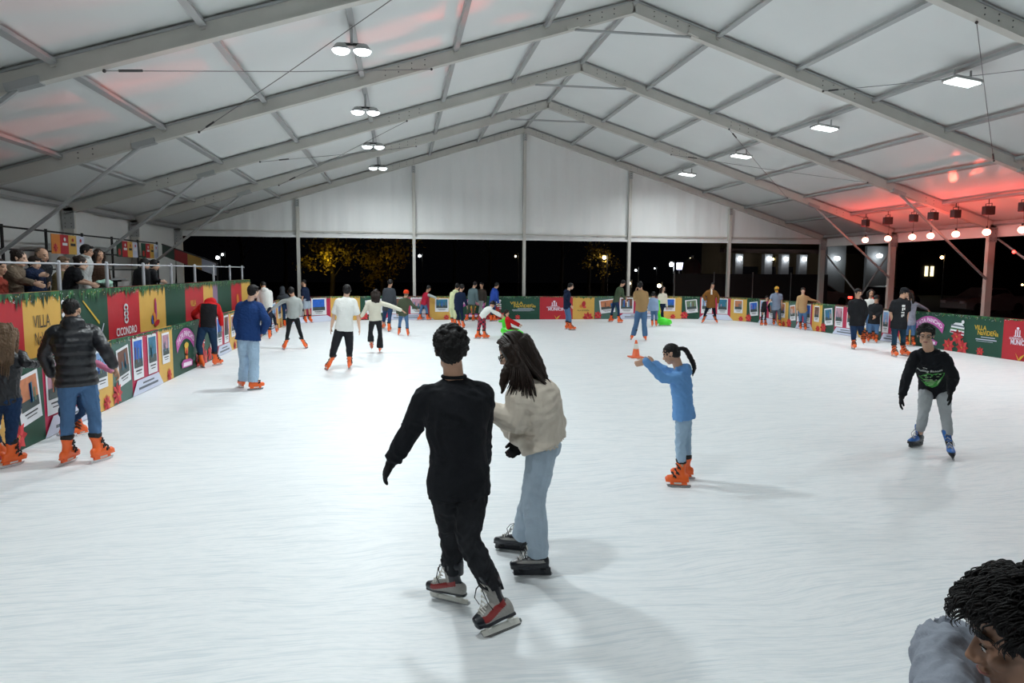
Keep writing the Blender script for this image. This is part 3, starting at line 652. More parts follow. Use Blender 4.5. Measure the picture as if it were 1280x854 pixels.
# trees
LEAFM = mat('yellow_green_leaf', (.30, .22, .02), .6, vary=.5, vscale=3); LEAFD = mat('dark_green_leaf', (.02, .03, .012), .7, vary=.4); BARK = mat('dark_bark', (.03, .022, .016), .8, bump=.5)
def tree(x, y, h, r, leaf, lab, n=700, seed=1, cz=None, grp=None):
    rg = np.random.default_rng(seed); o = empty('tree', (x, y, -.06), label=lab, cat='tree', group=grp)
    m = MB(); m.tube([(x, y, -.06), (x+.1, y, h*.35), (x-.05, y+.1, h*.62)], [.17, .13, .07], BARK, n=9)
    for k in range(6):
        a = k*1.1; m.tube([(x+.05, y, h*(.3+.05*k)), (x+r*.6*math.cos(a), y+r*.6*math.sin(a), h*(.55+.06*k))], [.06, .02], BARK, n=6)
    m.build('trunk', o)
    cl = [(rg.normal(0, r*.42), rg.normal(0, r*.4), (cz or h*.7)+rg.normal(0, h*.13)) for _ in range(16)]
    m = MB(); vs = []; fs = []
    for i in range(n):
        c = cl[rg.integers(16)]; p = np.array([x, y, 0])+c+rg.normal(0, r*.16, 3); a = rg.normal(0, 1, 3); a /= np.linalg.norm(a); b = np.cross(a, rg.normal(0, 1, 3)); b /= np.linalg.norm(b); s = rg.uniform(.07, .15)
        k = len(vs); vs += [p-a*s, p+b*s*.55, p+a*s, p-b*s*.55]; fs.append((k, k+1, k+2, k+3))
    m.add(vs, fs, leaf); m.build('crown', o)
def tree_px(u, y, **k): p = on_y(u, 345, y); tree(p.x, y, **k)
tree_px(413, 46, h=5.0, r=1.5, leaf=LEAFM, lab='yellow lit tree behind the far fence, left one of two', n=1000, seed=3, cz=3.1)
tree_px(476, 48, h=6.5, r=2.2, leaf=LEAFM, lab='dim yellow tree behind the far fence, right one of two', n=1300, seed=4, cz=3.2)
tree_px(752, 51, h=6.0, r=1.6, leaf=LEAFM, lab='tree round the warm lamp left of the fourth post', n=500, seed=5, cz=3.6)
for i, (u, y) in enumerate(((300, 52), (355, 55), (566, 66), (610, 58), (700, 56), (735, 62))):
    tree_px(u, y, h=9+i % 3, r=3.0, leaf=LEAFD, lab='dark tree in the night beyond the far fence, number %s from the left' % ['one', 'two', 'three', 'four', 'five', 'six'][i], n=700, seed=10+i, grp='dark trees beyond the far fence')
def tree_light(u, v, y, w, col):
    p = on_y(u, v, y); ld = bpy.data.lights.new('garden_spot', 'POINT'); ld.energy = w; ld.color = col; ld.shadow_soft_size = .12
    lo = bpy.data.objects.new('garden_spot', ld); COL.objects.link(lo); lo.location = p
tree_light(409, 329, 44.6, 34, (1, .75, .15)); tree_light(400, 348, 44.5, 6, (1, .7, .2)); tree_light(478, 335, 45.4, 9, (1, .65, .15))
# building with lit piers on the right
WALLM = mat('ochre_render', (.22, .17, .10), .8, vary=.15); WALLG = mat('grey_render', (.25, .26, .27), .8); ROOFM = mat('brown_fascia', (.09, .05, .04), .7); GLS = mat('dark_window_glass', (.02, .02, .025), .15)
bx0, bx1 = on_y(898, 330, 62).x, on_y(1120, 330, 62).x
bd = empty('building', ((bx0+bx1)/2, 62, -.06), label='low ochre building with lit piers beyond the far right corner', cat='building')
m = MB(); m.box(((bx0+bx1)/2, 64, 2.8), (bx1-bx0, 4, 5.7), WALLM); m.build('wall', bd)
m = MB(); m.box(((bx0+bx1)/2, 61.6, 4.15), (bx1-bx0, .9, .35), ROOFM); m.build('fascia', bd)
for u in (922, 958.5, 979.5, 1002):
    x = on_y(u, 330, 61).x; m = MB(); m.box((x, 61.2, 1.9), (.75, .6, 3.9), WALLG); pr = m.build('pier', bd)
    m = MB(); m.box((x, 60.75, 3.42), (.26, .2, .3), BW); m.build('wall_lamp', pr)
    ld = bpy.data.lights.new('pier_light', 'POINT'); ld.energy = 9; ld.color = (.95, .95, 1); ld.shadow_soft_size = .1; lo = bpy.data.objects.new('pier_light', ld); COL.objects.link(lo); lo.location = (x, 60.4, 3.2)
for u, w in ((938, 2.2), (968, 1.), (990, 1.)):
    x = on_y(u, 330, 61).x; m = MB(); m.box((x, 61.9, 1.6), (w, .1, 2.2), GLS); m.build('window', bd)
# lit grey wall bays
for i, (u0, u1, uL, vL) in enumerate(((1033, 1056, 1045, 318), (1082, 1116, 1098, 314))):
    a, b = on_y(u0, 330, 58).x, on_y(u1, 330, 58).x; o = empty('wall_bay', ((a+b)/2, 58, -.06), label='grey wall bay lit by a white lamp, %s of two' % ('left one', 'right one')[i], cat='wall bay')
    m = MB(); m.box(((a+b)/2, 58.2, 2.3), (b-a, .3, 4.6), WALLG); m.build('wall_panel', o)
    q = on_y(uL, vL, 57.6); m = MB(); m.ball(q, .24, BW, n=12, sq=(1.3, .6, .8)); m.build('wall_lamp', o, smooth=True)
    ld = bpy.data.lights.new('bay_light', 'POINT'); ld.energy = 22; ld.color = (.9, .97, 1); lo = bpy.data.objects.new('bay_light', ld); COL.objects.link(lo); lo.location = (q.x, q.y-.5, q.z-.3)
# far dark building with a lit window pair
p = on_y(1160, 330, 64); m = MB(); bd2 = empty('building', (p.x+9, 66, -.06), label='dark building with a yellow lit window pair on the right', cat='building')
m.box((p.x+14, 66, 3), (30, 4, 6), mat('night_wall', (.035, .03, .026), .9)); m.build('wall', bd2)
for dx in (-.32, .32): m = MB(); m.box((p.x+dx, 63.95, p.z-.2), (.32, .08, 1.0), bulb_mat('glow_window', (1, .85, .45), 2.2)); m.build('window', bd2)
for dx in (-3.2, 6, 11): m = MB(); m.box((p.x+dx, 63.95, p.z-.2), (1.2, .08, 1.8), GLS); m.build('window', bd2)
# dark screen fence behind the far fence, right half
SCR = mat('charcoal_screen', (.028, .029, .03), .8)
a, b = on_y(842, 350, 36).x, on_y(1034, 350, 36).x
for i in range(4):
    x0 = a+(b-a)*i/4; x1 = a+(b-a)*(i+1)/4; o = empty('screen_fence', ((x0+x1)/2, 36, -.06), label='charcoal screen fence panel behind the far fence, number %s from the left' % ['one', 'two', 'three', 'four'][i], cat='fence', group='charcoal screen panels')
    m = MB(); m.box(((x0+x1)/2, 36, 1.0), (x1-x0-.06, .04, 2.1), SCR); m.build('panel', o); m = MB(); m.tube([(x0, 36, -.06), (x0, 36, 2.15)], .03, ALU_D); m.build('post', o)
# parasol
p = on_y(863, 345, 42); o = empty('parasol', (p.x, 42, -.06), label='closed pale grey parasol beyond the screen fence', cat='parasol')
m = MB(); m.lathe((p.x, 42, 1.9), [(.55, .0), (.6, .25), (.55, .7), (.35, 1.0), (.05, 1.15)], mat('grey_parasol_cloth', (.20, .19, .2), .8), n=14); m.build('canopy', o, smooth=True)
m = MB(); m.tube([(p.x, 42, -.06), (p.x, 42, 2.6)], .03, ALU_D); m.build('pole', o)
# parked cars
def car(cx, cy, rz, body, lab, L=4.3):
    o = empty('car', (cx, cy, -.06), label=lab, cat='car'); q = Matrix.Rotation(rz, 3, 'Z')
    P = lambda x, y, z: q @ Vector((x, y, z))+Vector((cx, cy, -.06))
    def hull(prof, w0, w1, m_, name, par):
        m = MB(); n = len(prof); vs = [P(x, -w(z), z) for x, z in prof for w in ((lambda zz: w0+(w1-w0)*max(0, (zz-.9)/.55)),)]+[P(x, (w0+(w1-w0)*max(0, (z-.9)/.55)), z) for x, z in prof]
        m.add(vs, [tuple(range(n)), tuple(range(n, 2*n))[::-1]]+[(i, i+n, (i+1) % n+n, (i+1) % n) for i in range(n)], m_); return m.build(name, par, bevel=.03)
    h = L/2
    bo = hull([(-h, .35), (-h, .85), (-h+.1, .98), (-h*.5, 1.02), (-h*.32, 1.42), (h*.15, 1.46), (h*.5, 1.0), (h*.9, .88), (h, .7), (h, .32), (h*.8, .25), (-h*.8, .25)], .85, .66, body, 'body', o)
    for s in (-1, 1):
        m = MB(); m.poly([P(-h*.42, s*.79, 1.03), (P(-h*.3, s*.72, 1.36)), P(h*.12, s*.70, 1.40), P(h*.42, s*.81, 1.03)], GLS); m.build('side_window', o)
    m = MB(); m.poly([P(-h*.515, -.7, 1.04), P(-h*.515, .7, 1.04), P(-h*.335, .6, 1.39), P(-h*.335, -.6, 1.39)], GLS); m.build('rear_window', o)
    for x in (-h*.62, h*.62):
        for s in (-1, 1): m = MB(); m.lathe(P(x, s*.78, .33), [(.0, -.11), (.3, -.11), (.33, -.06), (.33, .06), (.3, .11), (0, .11)], mat('tyre_rubber', (.01, .01, .01), .8), axis=q @ Vector((0, 1, 0))); m.build('wheel', o)
    for s in (-1, 1): m = MB(); m.box(P(-h-.01, s*.66, .8), (.1, .2, .12), BR, rot=q); m.build('tail_light', o); m = MB(); m.box(P(h, s*.62, .68), (.1, .3, .14), P_WHITE, rot=q); m.build('headlight', o)
p = on_y(1048, 352, 40); car(p.x-.6, 41.5, R(-100)+math.pi*.62, mat('white_car_paint', (.55, .5, .48), .3), 'pale parked car with red tail lamp behind the right fence')
p = on_y(1232, 345, 34); car(p.x, 34, R(185), mat('grey_car_paint', (.3, .3, .3), .3), 'grey parked car beyond the right fence near the picture edge')
p = on_y(1080, 358, 36); car(p.x+2, 37, R(20), mat('dark_car_paint', (.05, .06, .08), .3), 'dark parked car behind the standing pair on the right')
# cross braces outside right wall
for i, (ua, va, ub_, vb) in enumerate(((1030, 312, 1105, 404), (1117, 300, 1070, 372), (1246, 291, 1300, 330))):
    a, b = on_x(ua, va, X0+HALF+.35), on_x(ub_, vb, X0+HALF+.35); m = MB(); m.tube([a, b], .04, ALU_D, n=8)
    m.build('diagonal_brace', label='grey diagonal wall brace outside the right columns, %s' % ['starting at the gable corner', 'crossing behind the first column', 'at the right picture edge'][i], cat='brace')
p = on_x(1266, 307, X0+HALF+.3); m = MB(); m.ball(p, .06, BR, n=10); m.build('marker_lamp', label='tiny red lamp on the diagonal brace at the right edge', cat='lamp')
# ================================================================== PEOPLE: builders
def cr(P, sub):
    """Catmull-Rom resampling of rows"""
    P = np.array(P, float); out = []; n = len(P)
    for i in range(n-1):
        p0, p1, p2, p3 = P[max(i-1, 0)], P[i], P[i+1], P[min(i+2, n-1)]
        for k in range(sub):
            t = k/sub; out.append(.5*((2*p1)+(-p0+p2)*t+(2*p0-5*p1+4*p2-p3)*t*t+(-p0+3*p1-3*p2+p3)*t**3))
    out.append(P[-1]); return np.array(out)
def nrm(v): v = np.asarray(v, float); return v/(np.linalg.norm(v)+1e-9)
def loft(P, A, B=None, side=(1, 0, 0), n=14, sub=4, ribs=0., pitch=.08, caps=True, flat0=False):
    """closed tube of elliptic sections: A half width along side, B half depth"""
    B = A if B is None else B; k = len(P); side = np.array(side, float)
    if side.ndim == 1: side = np.tile(side, (k, 1))
    D = cr(np.hstack([np.array([tuple(p) for p in P]), np.array(A, float)[:, None], np.array(B, float)[:, None], side]), sub)
    pts = D[:, :3]; a = np.maximum(D[:, 3], .002); b = np.maximum(D[:, 4], .002); sd = D[:, 5:8]
    L = np.concatenate([[0], np.cumsum(np.linalg.norm(np.diff(pts, axis=0), axis=1))])
    if ribs: w = 1+ribs*(np.abs(np.sin(math.pi*L/pitch))**.6-.6); a = a*w; b = b*w
    T = np.gradient(pts, axis=0); V = []; ang = np.linspace(0, 2*math.pi, n, endpoint=False); rings = []
    def ring(c, t, s, aa, bb):
        t = nrm(t); s = nrm(s-t*np.dot(s, t)); u = np.cross(t, s); return c+np.outer(np.cos(ang)*aa, s)+np.outer(np.sin(ang)*bb, u)
    m = len(pts)
    if caps:
        for q in (.15, .6, .9): rings.append(ring(pts[0]-nrm(T[0])*min(a[0], b[0])*(.04 if flat0 else .6)*math.sqrt(1-q*q), T[0], sd[0], a[0]*q, b[0]*q))
    for i in range(m): rings.append(ring(pts[i], T[i], sd[i], a[i], b[i]))
    if caps:
        for q in (.9, .6, .15): rings.append(ring(pts[-1]+nrm(T[-1])*min(a[-1], b[-1])*.6*math.sqrt(1-q*q), T[-1], sd[-1], a[-1]*q, b[-1]*q))
    V = np.vstack(rings); F_ = []; r = len(rings)
    for i in range(r-1):
        for j in range(n): F_.append((i*n+j, i*n+(j+1) % n, (i+1)*n+(j+1) % n, (i+1)*n+j))
    F_.append(tuple(range(n))[::-1]); F_.append(tuple((r-1)*n+j for j in range(n)))
    return V, F_
def ell(c, r, fr=None, n=16):
    """ellipsoid; fr = 3x3 rows (x,y,z axes)"""
    V = []; h = n//2+1
    for i in range(h):
        ph = math.pi*(i+.02)/(h-1+.04)
        for k in range(n): t = 2*math.pi*k/n; V.append((math.sin(ph)*math.cos(t)*r[0], math.sin(ph)*math.sin(t)*r[1], math.cos(ph)*r[2]))
    V = np.array(V); V = V @ fr if fr is not None else V
    F_ = [(i*n+k, i*n+(k+1) % n, (i+1)*n+(k+1) % n, (i+1)*n+k) for i in range(h-1) for k in range(n)]+[tuple(range(n))[::-1], tuple((h-1)*n+k for k in range(n))]
    return V+np.array(tuple(c)), F_
def fuse(shells, voxel, smooth=3, wr=0., ws=14., seed=0, wdir=None):
    """one continuous skin over overlapping volumes"""
    V = []; Fs = []; o = 0
    for v, f in shells: V.append(v); Fs += [tuple(i+o for i in q) for q in f]; o += len(v)
    V = np.vstack(V); me = bpy.data.meshes.new('tmp'); me.from_pydata(V.tolist(), [], Fs); me.update()
    ob = bpy.data.objects.new('tmp', me); COL.objects.link(ob)
    md = ob.modifiers.new('r', 'REMESH'); md.mode = 'VOXEL'; md.voxel_size = voxel; md.use_smooth_shade = True
    if smooth: sm = ob.modifiers.new('s', 'SMOOTH'); sm.factor = .5; sm.iterations = smooth
    dg = bpy.context.evaluated_depsgraph_get(); out = bpy.data.meshes.new_from_object(ob.evaluated_get(dg)); bpy.data.objects.remove(ob); bpy.data.meshes.remove(me)
    nv = len(out.vertices)
    if nv:
        par = np.arange(nv); ed = np.empty(len(out.edges)*2, int); out.edges.foreach_get('vertices', ed); ed = ed.reshape(-1, 2)
        while True:
            lo_ = np.minimum(par[ed[:, 0]], par[ed[:, 1]]); new = par.copy(); np.minimum.at(new, ed[:, 0], lo_); np.minimum.at(new, ed[:, 1], lo_); new = new[new]
            if (new == par).all(): break
            par = new
        lab, cnt = np.unique(par, return_counts=True)
        if len(lab) > 1:
            bad = set(lab[cnt < .03*nv].tolist())
            if bad:
                bm_ = bmesh.new(); bm_.from_mesh(out); bm_.verts.ensure_lookup_table(); bmesh.ops.delete(bm_, geom=[bm_.verts[i] for i in range(nv) if par[i] in bad], context='VERTS'); bm_.to_mesh(out); bm_.free()
                out.polygons.foreach_set('use_smooth', [True]*len(out.polygons))
    if wr:
        n = len(out.vertices); co = np.empty(n*3); out.vertices.foreach_get('co', co); co = co.reshape(-1, 3); no = np.empty(n*3); out.vertex_normals.foreach_get('vector', no); no = no.reshape(-1, 3)
        co = co+no*(wr*folds(co, ws, seed, wdir))[:, None]; out.vertices.foreach_set('co', co.ravel()); out.update()
    return out
def folds(co, scale, seed=0, wdir=None):
    rg = np.random.default_rng(seed+5); f = np.zeros(len(co)); c = co.copy()
    c = c+.35/scale*np.stack([np.sin(co @ (rg.normal(0, 1, 3)*scale*.6)+rg.uniform(0, 6)) for _ in range(3)], 1)*3
    for i in range(7):
        k = rg.normal(0, 1, 3)
        if wdir is not None: d = nrm(wdir); k = k-d*np.dot(k, d)*.1; k[2] *= 1.
        k = nrm(k)*scale*rg.uniform(.6, 1.9); f += (1-2*np.abs(np.sin(c @ k+rg.uniform(0, 6))))*.3
    return f
def mobj(name, me, mats, parent, fn=None, base=None):
    me.name = name
    for m in mats: me.materials.append(m)
    if fn is not None:
        n = len(me.polygons); c = np.empty(n*3); me.polygons.foreach_get('center', c); me.polygons.foreach_set('material_index', fn(c.reshape(-1, 3)).astype(np.int32))
    me.polygons.foreach_set('use_smooth', [True]*len(me.polygons)); me.update()
    o = bpy.data.objects.new(name, me); COL.objects.link(o); o.parent = parent; o.matrix_parent_inverse = world_of(parent).inverted(); return o

# ------------------------------------------------------------------ cloth and skin materials
def cloth(name, col, rough=.85, bump=.35, bs=60, vary=.1, vs=8): return mat('cloth_'+name, col, rough, bump=bump, bscale=bs, vary=vary, vscale=vs, spec=.2)
SK = [mat('skin_tan', (.56, .32, .21), .5, vary=.08, vscale=12, bump=.08, bscale=150), mat('skin_light', (.68, .43, .31), .5, vary=.08, vscale=12), mat('skin_brown', (.33, .175, .11), .5, vary=.08, vscale=12)]
LIP = mat('lip_rose', (.33, .12, .1), .45); HAIRB = mat('hair_black', (.007, .006, .006), .55, vary=.4, vscale=50, bump=.5, bscale=160, spec=.3, stretch=(1, 1, .15)); HAIRD = mat('hair_dark_brown', (.017, .009, .006), .5, vary=.4, vscale=50, bump=.5, bscale=160, spec=.3, stretch=(1, 1, .12))
HAIRL = mat('hair_light_brown', (.15, .09, .05), .5, vary=.5, vscale=60, bump=.5, bscale=160, stretch=(1, 1, .12)); HAIRG = mat('hair_greying', (.10, .07, .05), .5, vary=.4, vscale=40)
EYEW = mat('eye_white', (.6, .57, .54), .3); EYED = mat('eye_iris', (.02, .012, .01), .15)
JEAN = cloth('mid_blue_denim', '4f7096', vary=.22, vs=5); JEAND = cloth('dark_blue_denim', '22395a', vary=.2, vs=5); JEANL = cloth('light_blue_denim', 'aebfce', vary=.12, vs=5); JEANP = cloth('pale_blue_denim', 'a3bdd4', vary=.16, vs=5)
BLK = cloth('black_cotton', (.010, .011, .014), vary=.2); BLK2 = cloth('black_fleece', (.016, .017, .020), vary=.2); NAVY = cloth('navy', '16233d'); WHT = cloth('white_cotton', 'e2e4e0'); CREAM = cloth('cream_knit', 'dcd9c8'); GRY = cloth('grey_knit', 'a7adab')
PUFF = mat('black_puffer_nylon', (.012, .013, .017), .38, vary=.2, bump=.25, bscale=30, spec=.5); GLOVE = cloth('black_glove', (.012, .012, .013))
BLUEH = cloth('sky_blue_fleece', '6a9bd2'); BEIGE = mat('beige_bomber_nylon', (.66, .585, .49), .6, vary=.06, bump=.3, bscale=25, spec=.3); DENJ = cloth('indigo_denim', '1c3a6e', vary=.15)
REDC = cloth('bright_red', 'c41e22'); OLIVE = cloth('olive', '4a5240'); TAN = cloth('tan_knit', 'a8895f'); BROWN = cloth('rust_brown', '7a5226'); TAUPE = cloth('taupe_knit', '6d6052'); GREYP = cloth('pale_grey_sweatpants', 'a9adb0'); DGREY = cloth('dark_grey', '3c4046'); LYEL = cloth('pale_lime', 'd5dcae')
ORANGE = mat('orange_boot_shell', (.92, .14, .02), .38, vary=.05, spec=.5); LINER = mat('black_boot_liner', (.01, .01, .01), .7); WPL = mat('white_holder_plastic', (.75, .74, .68), .35); BLADE = mat('steel_blade', (.55, .56, .56), .25, metal=.8)
HK_G = mat('grey_skate_mesh', (.30, .29, .27), .5, vary=.2, vscale=60); HK_R = mat('dark_red_skate_panel', (.25, .02, .02), .4); HK_B = mat('black_skate_cap', (.012, .014, .02), .3); BLUS = mat('blue_skate_panel', (.04, .16, .5), .35); LACE = mat('white_lace', (.65, .63, .58), .7)

# ------------------------------------------------------------------ skates (local: x forward, z up, origin on the ice under the ankle)
def skate_meshes(kind, vox):
    A = np.array; S = (0, 1, 0); out = []
    foot = loft([(-.085, 0, .115), (-.03, 0, .12), (.05, 0, .115), (.12, 0, .1), (.17, 0, .095)], [.028, .038, .043, .046, .03], [.045, .055, .045, .036, .026], side=S)
    shaft = loft([(-.03, 0, .12), (-.018, 0, .18), (-.022, 0, .24), (-.035, 0, .29)], [.04, .041, .046, .052], [.055, .05, .056, .064], side=S)
    sole = loft([(-.09, 0, .078), (0, 0, .078), (.1, 0, .074), (.175, 0, .074)], [.028, .032, .042, .03], [.014, .014, .014, .014], side=S)
    sh = [foot, shaft, sole]
    if kind == 'orange':
        sh += [ell((.02, 0, .165), (.05, .045, .035)), loft([(.1, 0, .12), (.15, 0, .115)], [.05, .04], [.022, .02], side=S)]
        out.append(('boot', fuse(sh, vox, 1), [ORANGE], None))
        m = MB(); m.lathe((-.033, 0, .285), [(.045, -.02), (.062, .0), (.066, .03), (.058, .045), (.045, .03)], LINER, n=16); out.append(('liner', m, None, None))
        for x, z, w in ((.085, .148, .05), (.045, .185, .05), (.02, .245, .055)):
            m = MB(); m.tube([(x-.03, -w, z-.03), (x, -w*.75, z+.012), (x+.012, 0, z+.02), (x, w*.75, z+.012), (x-.03, w, z-.03)], .009, LINER, n=6); m.box((x-.012, w*.95, z-.012), (.034, .014, .018), LINER); m.box((x-.012, -w*.95, z-.012), (.034, .014, .018), LINER); out.append(('buckle', m, None, None))
        m = MB(); m.box((.03, 0, .05), (.2, .03, .03), ORANGE); m.box((.04, .0, .052), (.09, .036, .018), WPL); out.append(('blade_holder', m, None, None))
    else:
        sh += [loft([(.0, 0, .2), (.02, 0, .27), (.03, 0, .315)], [.04, .045, .04], [.014, .012, .01], side=S), loft([(-.08, 0, .22), (-.095, 0, .31)], [.03, .022], [.012, .01], side=S)]
        if kind == 'hockey': fn = lambda c: np.where(c[:, 0] > .135, 2, np.where((np.abs(c[:, 1]) > .02) & (c[:, 2] > .092+.33*np.maximum(0, .11-c[:, 0])) & (c[:, 2] < .125+.33*np.maximum(0, .11-c[:, 0])) & (c[:, 0] > -.05), 1, np.where((c[:, 2] < .088) | ((c[:, 0] < -.01) & (c[:, 2] > .16)) | (c[:, 2] > .27), 2, 0))); ml = [HK_G, HK_R, HK_B]
        elif kind == 'blue': fn = lambda c: np.where((c[:, 0] > .03) & (c[:, 2] < .19) & (c[:, 2] > .1) | ((c[:, 2] > .19) & (c[:, 0] > .0)), 1, 0); ml = [HK_B, BLUS]
        else: fn = lambda c: np.where((np.abs(c[:, 1]) > .03) & (c[:, 2] > .12) & (c[:, 2] < .14), 1, 0); ml = [HK_B, HK_G]
        out.append(('boot', fuse(sh, vox, 1), ml, fn))
        m = MB()
        for i in range(8):
            t = i/7; x = .115-.1*t; z = .138+.13*t*t+.035*t; m.tube([(x, -.025, z-.008), (x+.006, 0, z+.014), (x, .025, z-.008)], .0045, LACE if i % 2 else (LACE if kind == 'hockey' else HK_G), n=5)
        m.tube([(.03, .0, .275), (.06, .03, .25), (.07, .05, .19), (.055, .05, .15)], .003, LINER, n=5); m.tube([(.03, .0, .275), (.075, -.01, .25), (.1, -.03, .2), (.09, -.03, .16)], .003, LINER, n=5)
        out.append(('laces', m, None, None))
        m = MB(); hm = WPL if kind == 'hockey' else HK_B
        m.box((.03, 0, .03 if kind == 'hockey' else .042), (.27, .012 if kind == 'hockey' else .022, .03 if kind == 'hockey' else .055), hm); m.lathe((-.05, 0, .03), [(.012, 0), (.026, .035)], hm, n=10); m.lathe((.115, 0, .03), [(.012, 0), (.03, .03)], hm, n=10); m.lathe((-.05, 0, .03), [(.0, .036), (.03, .035)], hm, n=10)
        out.append(('blade_holder', m, None, None))
    m = MB(); pr = [(-.115, .02), (-.1, .004), (-.03, 0), (.12, 0), (.165, .01), (.175, .035), (-.11, .035)]
    if kind == 'hockey': pr = [(-.12, .02), (-.1, .004), (-.03, 0), (.12, 0), (.165, .012), (.17, .035), (-.12, .035)]
    vs = [(x, -.003, z) for x, z in pr]+[(x, .003, z) for x, z in pr]; n = len(pr); m.add(vs, [tuple(range(n)), tuple(range(n, 2*n))[::-1]]+[(i, i+n, (i+1) % n+n, (i+1) % n) for i in range(n)], BLADE); out.append(('blade', m, None, None))
    return out
_SK = {}
def make_skate(kind, lo, loc, fwd, upv, parent, s=1., shin=None):
    key = (kind, lo)
    if key not in _SK:
        tmp = []
        for nm, me, ml, fn in skate_meshes(kind, .012 if lo else .0045):
            if isinstance(me, MB):
                d = bpy.data.meshes.new(nm); d.from_pydata(me.v, [], me.f); [d.materials.append(q) for q in me.mats]; d.polygons.foreach_set('material_index', me.m); d.update(); tmp.append((nm, d))
            else:
                for q in ml: me.materials.append(q)
                if fn is not None: n = len(me.polygons); c = np.empty(n*3); me.polygons.foreach_get('center', c); me.polygons.foreach_set('material_index', fn(c.reshape(-1, 3)).astype(np.int32))
                me.polygons.foreach_set('use_smooth', [True]*len(me.polygons)); tmp.append((nm, me))
        _SK[key] = tmp
    x = nrm(fwd); z = nrm(upv); y = nrm(np.cross(z, x)); x = np.cross(y, z)
    if shin is not None:
        k = np.array(shin); z = z+k
        loc = np.array(loc)-k*.03
    M3 = Matrix((tuple(x), tuple(y), tuple(z))).transposed().to_4x4(); M4 = Matrix.Translation(Vector(loc)) @ M3 @ Matrix.Scale(s, 4); root = None
    for nm, me in _SK[key]:
        if lo and nm in ('buckle',) and nm != 'boot' and False: continue
        o = bpy.data.objects.new('ice_skate' if nm == 'boot' else nm, me); COL.objects.link(o)
        if root is None: root = o; o.parent = parent; o.matrix_parent_inverse = world_of(parent).inverted() @ M4
        else: o.parent = root
    return root

# ------------------------------------------------------------------ head, hair, hands
def head_shells(c, fr, hs):
    """fr rows: right, forward, up; c = head centre; hs = head height"""
    X = lambda p: np.array(c)+(np.array(p)*hs) @ fr
    E_ = lambda p, r: ell(X(p), np.array(r)*hs, fr)
    T_ = lambda ps, a, b=None: loft([X(p) for p in ps], np.array(a)*hs, None if b is None else np.array(b)*hs, side=fr[0], n=12)
    S = [E_((0, -.04, .12), (.325, .40, .37)), E_((0, .12, -.08), (.25, .24, .36)), E_((0, .21, -.36), (.12, .13, .11)), E_((.14, .08, -.25), (.10, .18, .13)), E_((-.14, .08, -.25), (.10, .18, .13)),
         T_([(0, .345, .04), (0, .40, -.05), (0, .445, -.135)], [.028, .034, .05], [.03, .035, .045]), E_((0, .35, -.1), (.075, .055, .12)), E_((.045, .40, -.15), (.035, .045, .03)), E_((-.045, .40, -.15), (.035, .045, .03)),
         E_((.12, .31, .075), (.12, .055, .035)), E_((-.12, .31, .075), (.12, .055, .035)), E_((.155, .25, -.1), (.09, .1, .09)), E_((-.155, .25, -.1), (.09, .1, .09)),
         E_((0, .36, -.232), (.095, .045, .02)), E_((0, .352, -.272), (.08, .045, .024)), E_((0, .31, -.25), (.12, .06, .07)),
         E_((.335, -.05, -.02), (.025, .07, .115)), E_((-.335, -.05, -.02), (.025, .07, .115)), E_((.35, -.08, .03), (.02, .055, .06)), E_((-.35, -.08, .03), (.02, .055, .06))]
    for sx in (-1, 1): S.append(E_((sx*.125, .305, .0), (.062, .05, .05)))
    return S
def head_mat_fn(c, fr, hs, extra=None):
    """0 skin, 1 lips, 2 brow/eye line"""
    def fn(P):
        q = (P-np.array(c)) @ fr.T/hs; r = np.zeros(len(P), int); x, y, z = q[:, 0], q[:, 1], q[:, 2]
        near = (np.abs(x) < .5) & (np.abs(y) < .6) & (np.abs(z) < .6)
        r[near & (y > .3) & (np.abs(x) < .095) & (z < -.215) & (z > -.292)] = 1
        br = near & (y > .22) & (np.abs(np.abs(x)-.14) < .085) & (np.abs(z-.095+.35*(np.abs(x)-.13)**2*6) < .02); r[br] = 2
        ey = near & (y > .24) & (np.abs(np.abs(x)-.127) < .06) & (np.abs(z) < .02); r[ey] = 2
        return r
    return fn
def hand_shells(w, d, pn, s, curl=.5, left=True, fat=1.):
    """w wrist, d pointing direction, pn palm normal"""
    d = nrm(d); pn = nrm(np.array(pn)-d*np.dot(pn, d)); sd = np.cross(d, pn)*(1 if left else -1); w = np.array(tuple(w)); s = s*1.0
    S = [loft([w-d*.02*s, w+d*.02*s, w+d*.055*s, w+d*.088*s], np.array([.024, .03, .040, .038])*s*fat, np.array([.018, .017, .015, .012])*s*fat, side=sd, n=12)]
    for i, (off, ln) in enumerate(((-.029, .068), (-.010, .078), (.010, .074), (.028, .058))):
        b = w+d*.082*s+sd*off*s; pts = [b]; dd = d.copy(); sp = sd*off*.12
        for k, f in enumerate((.42, .32, .26)):
            a = curl*(.35+.5*k); dd = nrm(d*math.cos(a)+pn*math.sin(a)+sp*.5); pts.append(pts[-1]+dd*ln*f*s)
        S.append(loft(pts, np.array([.0098, .0092, .0085, .007])*s*fat, side=sd, n=8, sub=2))
    b = w+d*.028*s-sd*.030*s; t1 = nrm(d*.75-sd*.55+pn*.35); t2 = nrm(d*.95-sd*.1+pn*.45); S.append(loft([b, b+t1*.035*s, b+t1*.035*s+t2*.03*s, b+t1*.035*s+t2*.055*s], np.array([.014, .0115, .0105, .008])*s*fat, side=pn, n=8, sub=2))
    return S
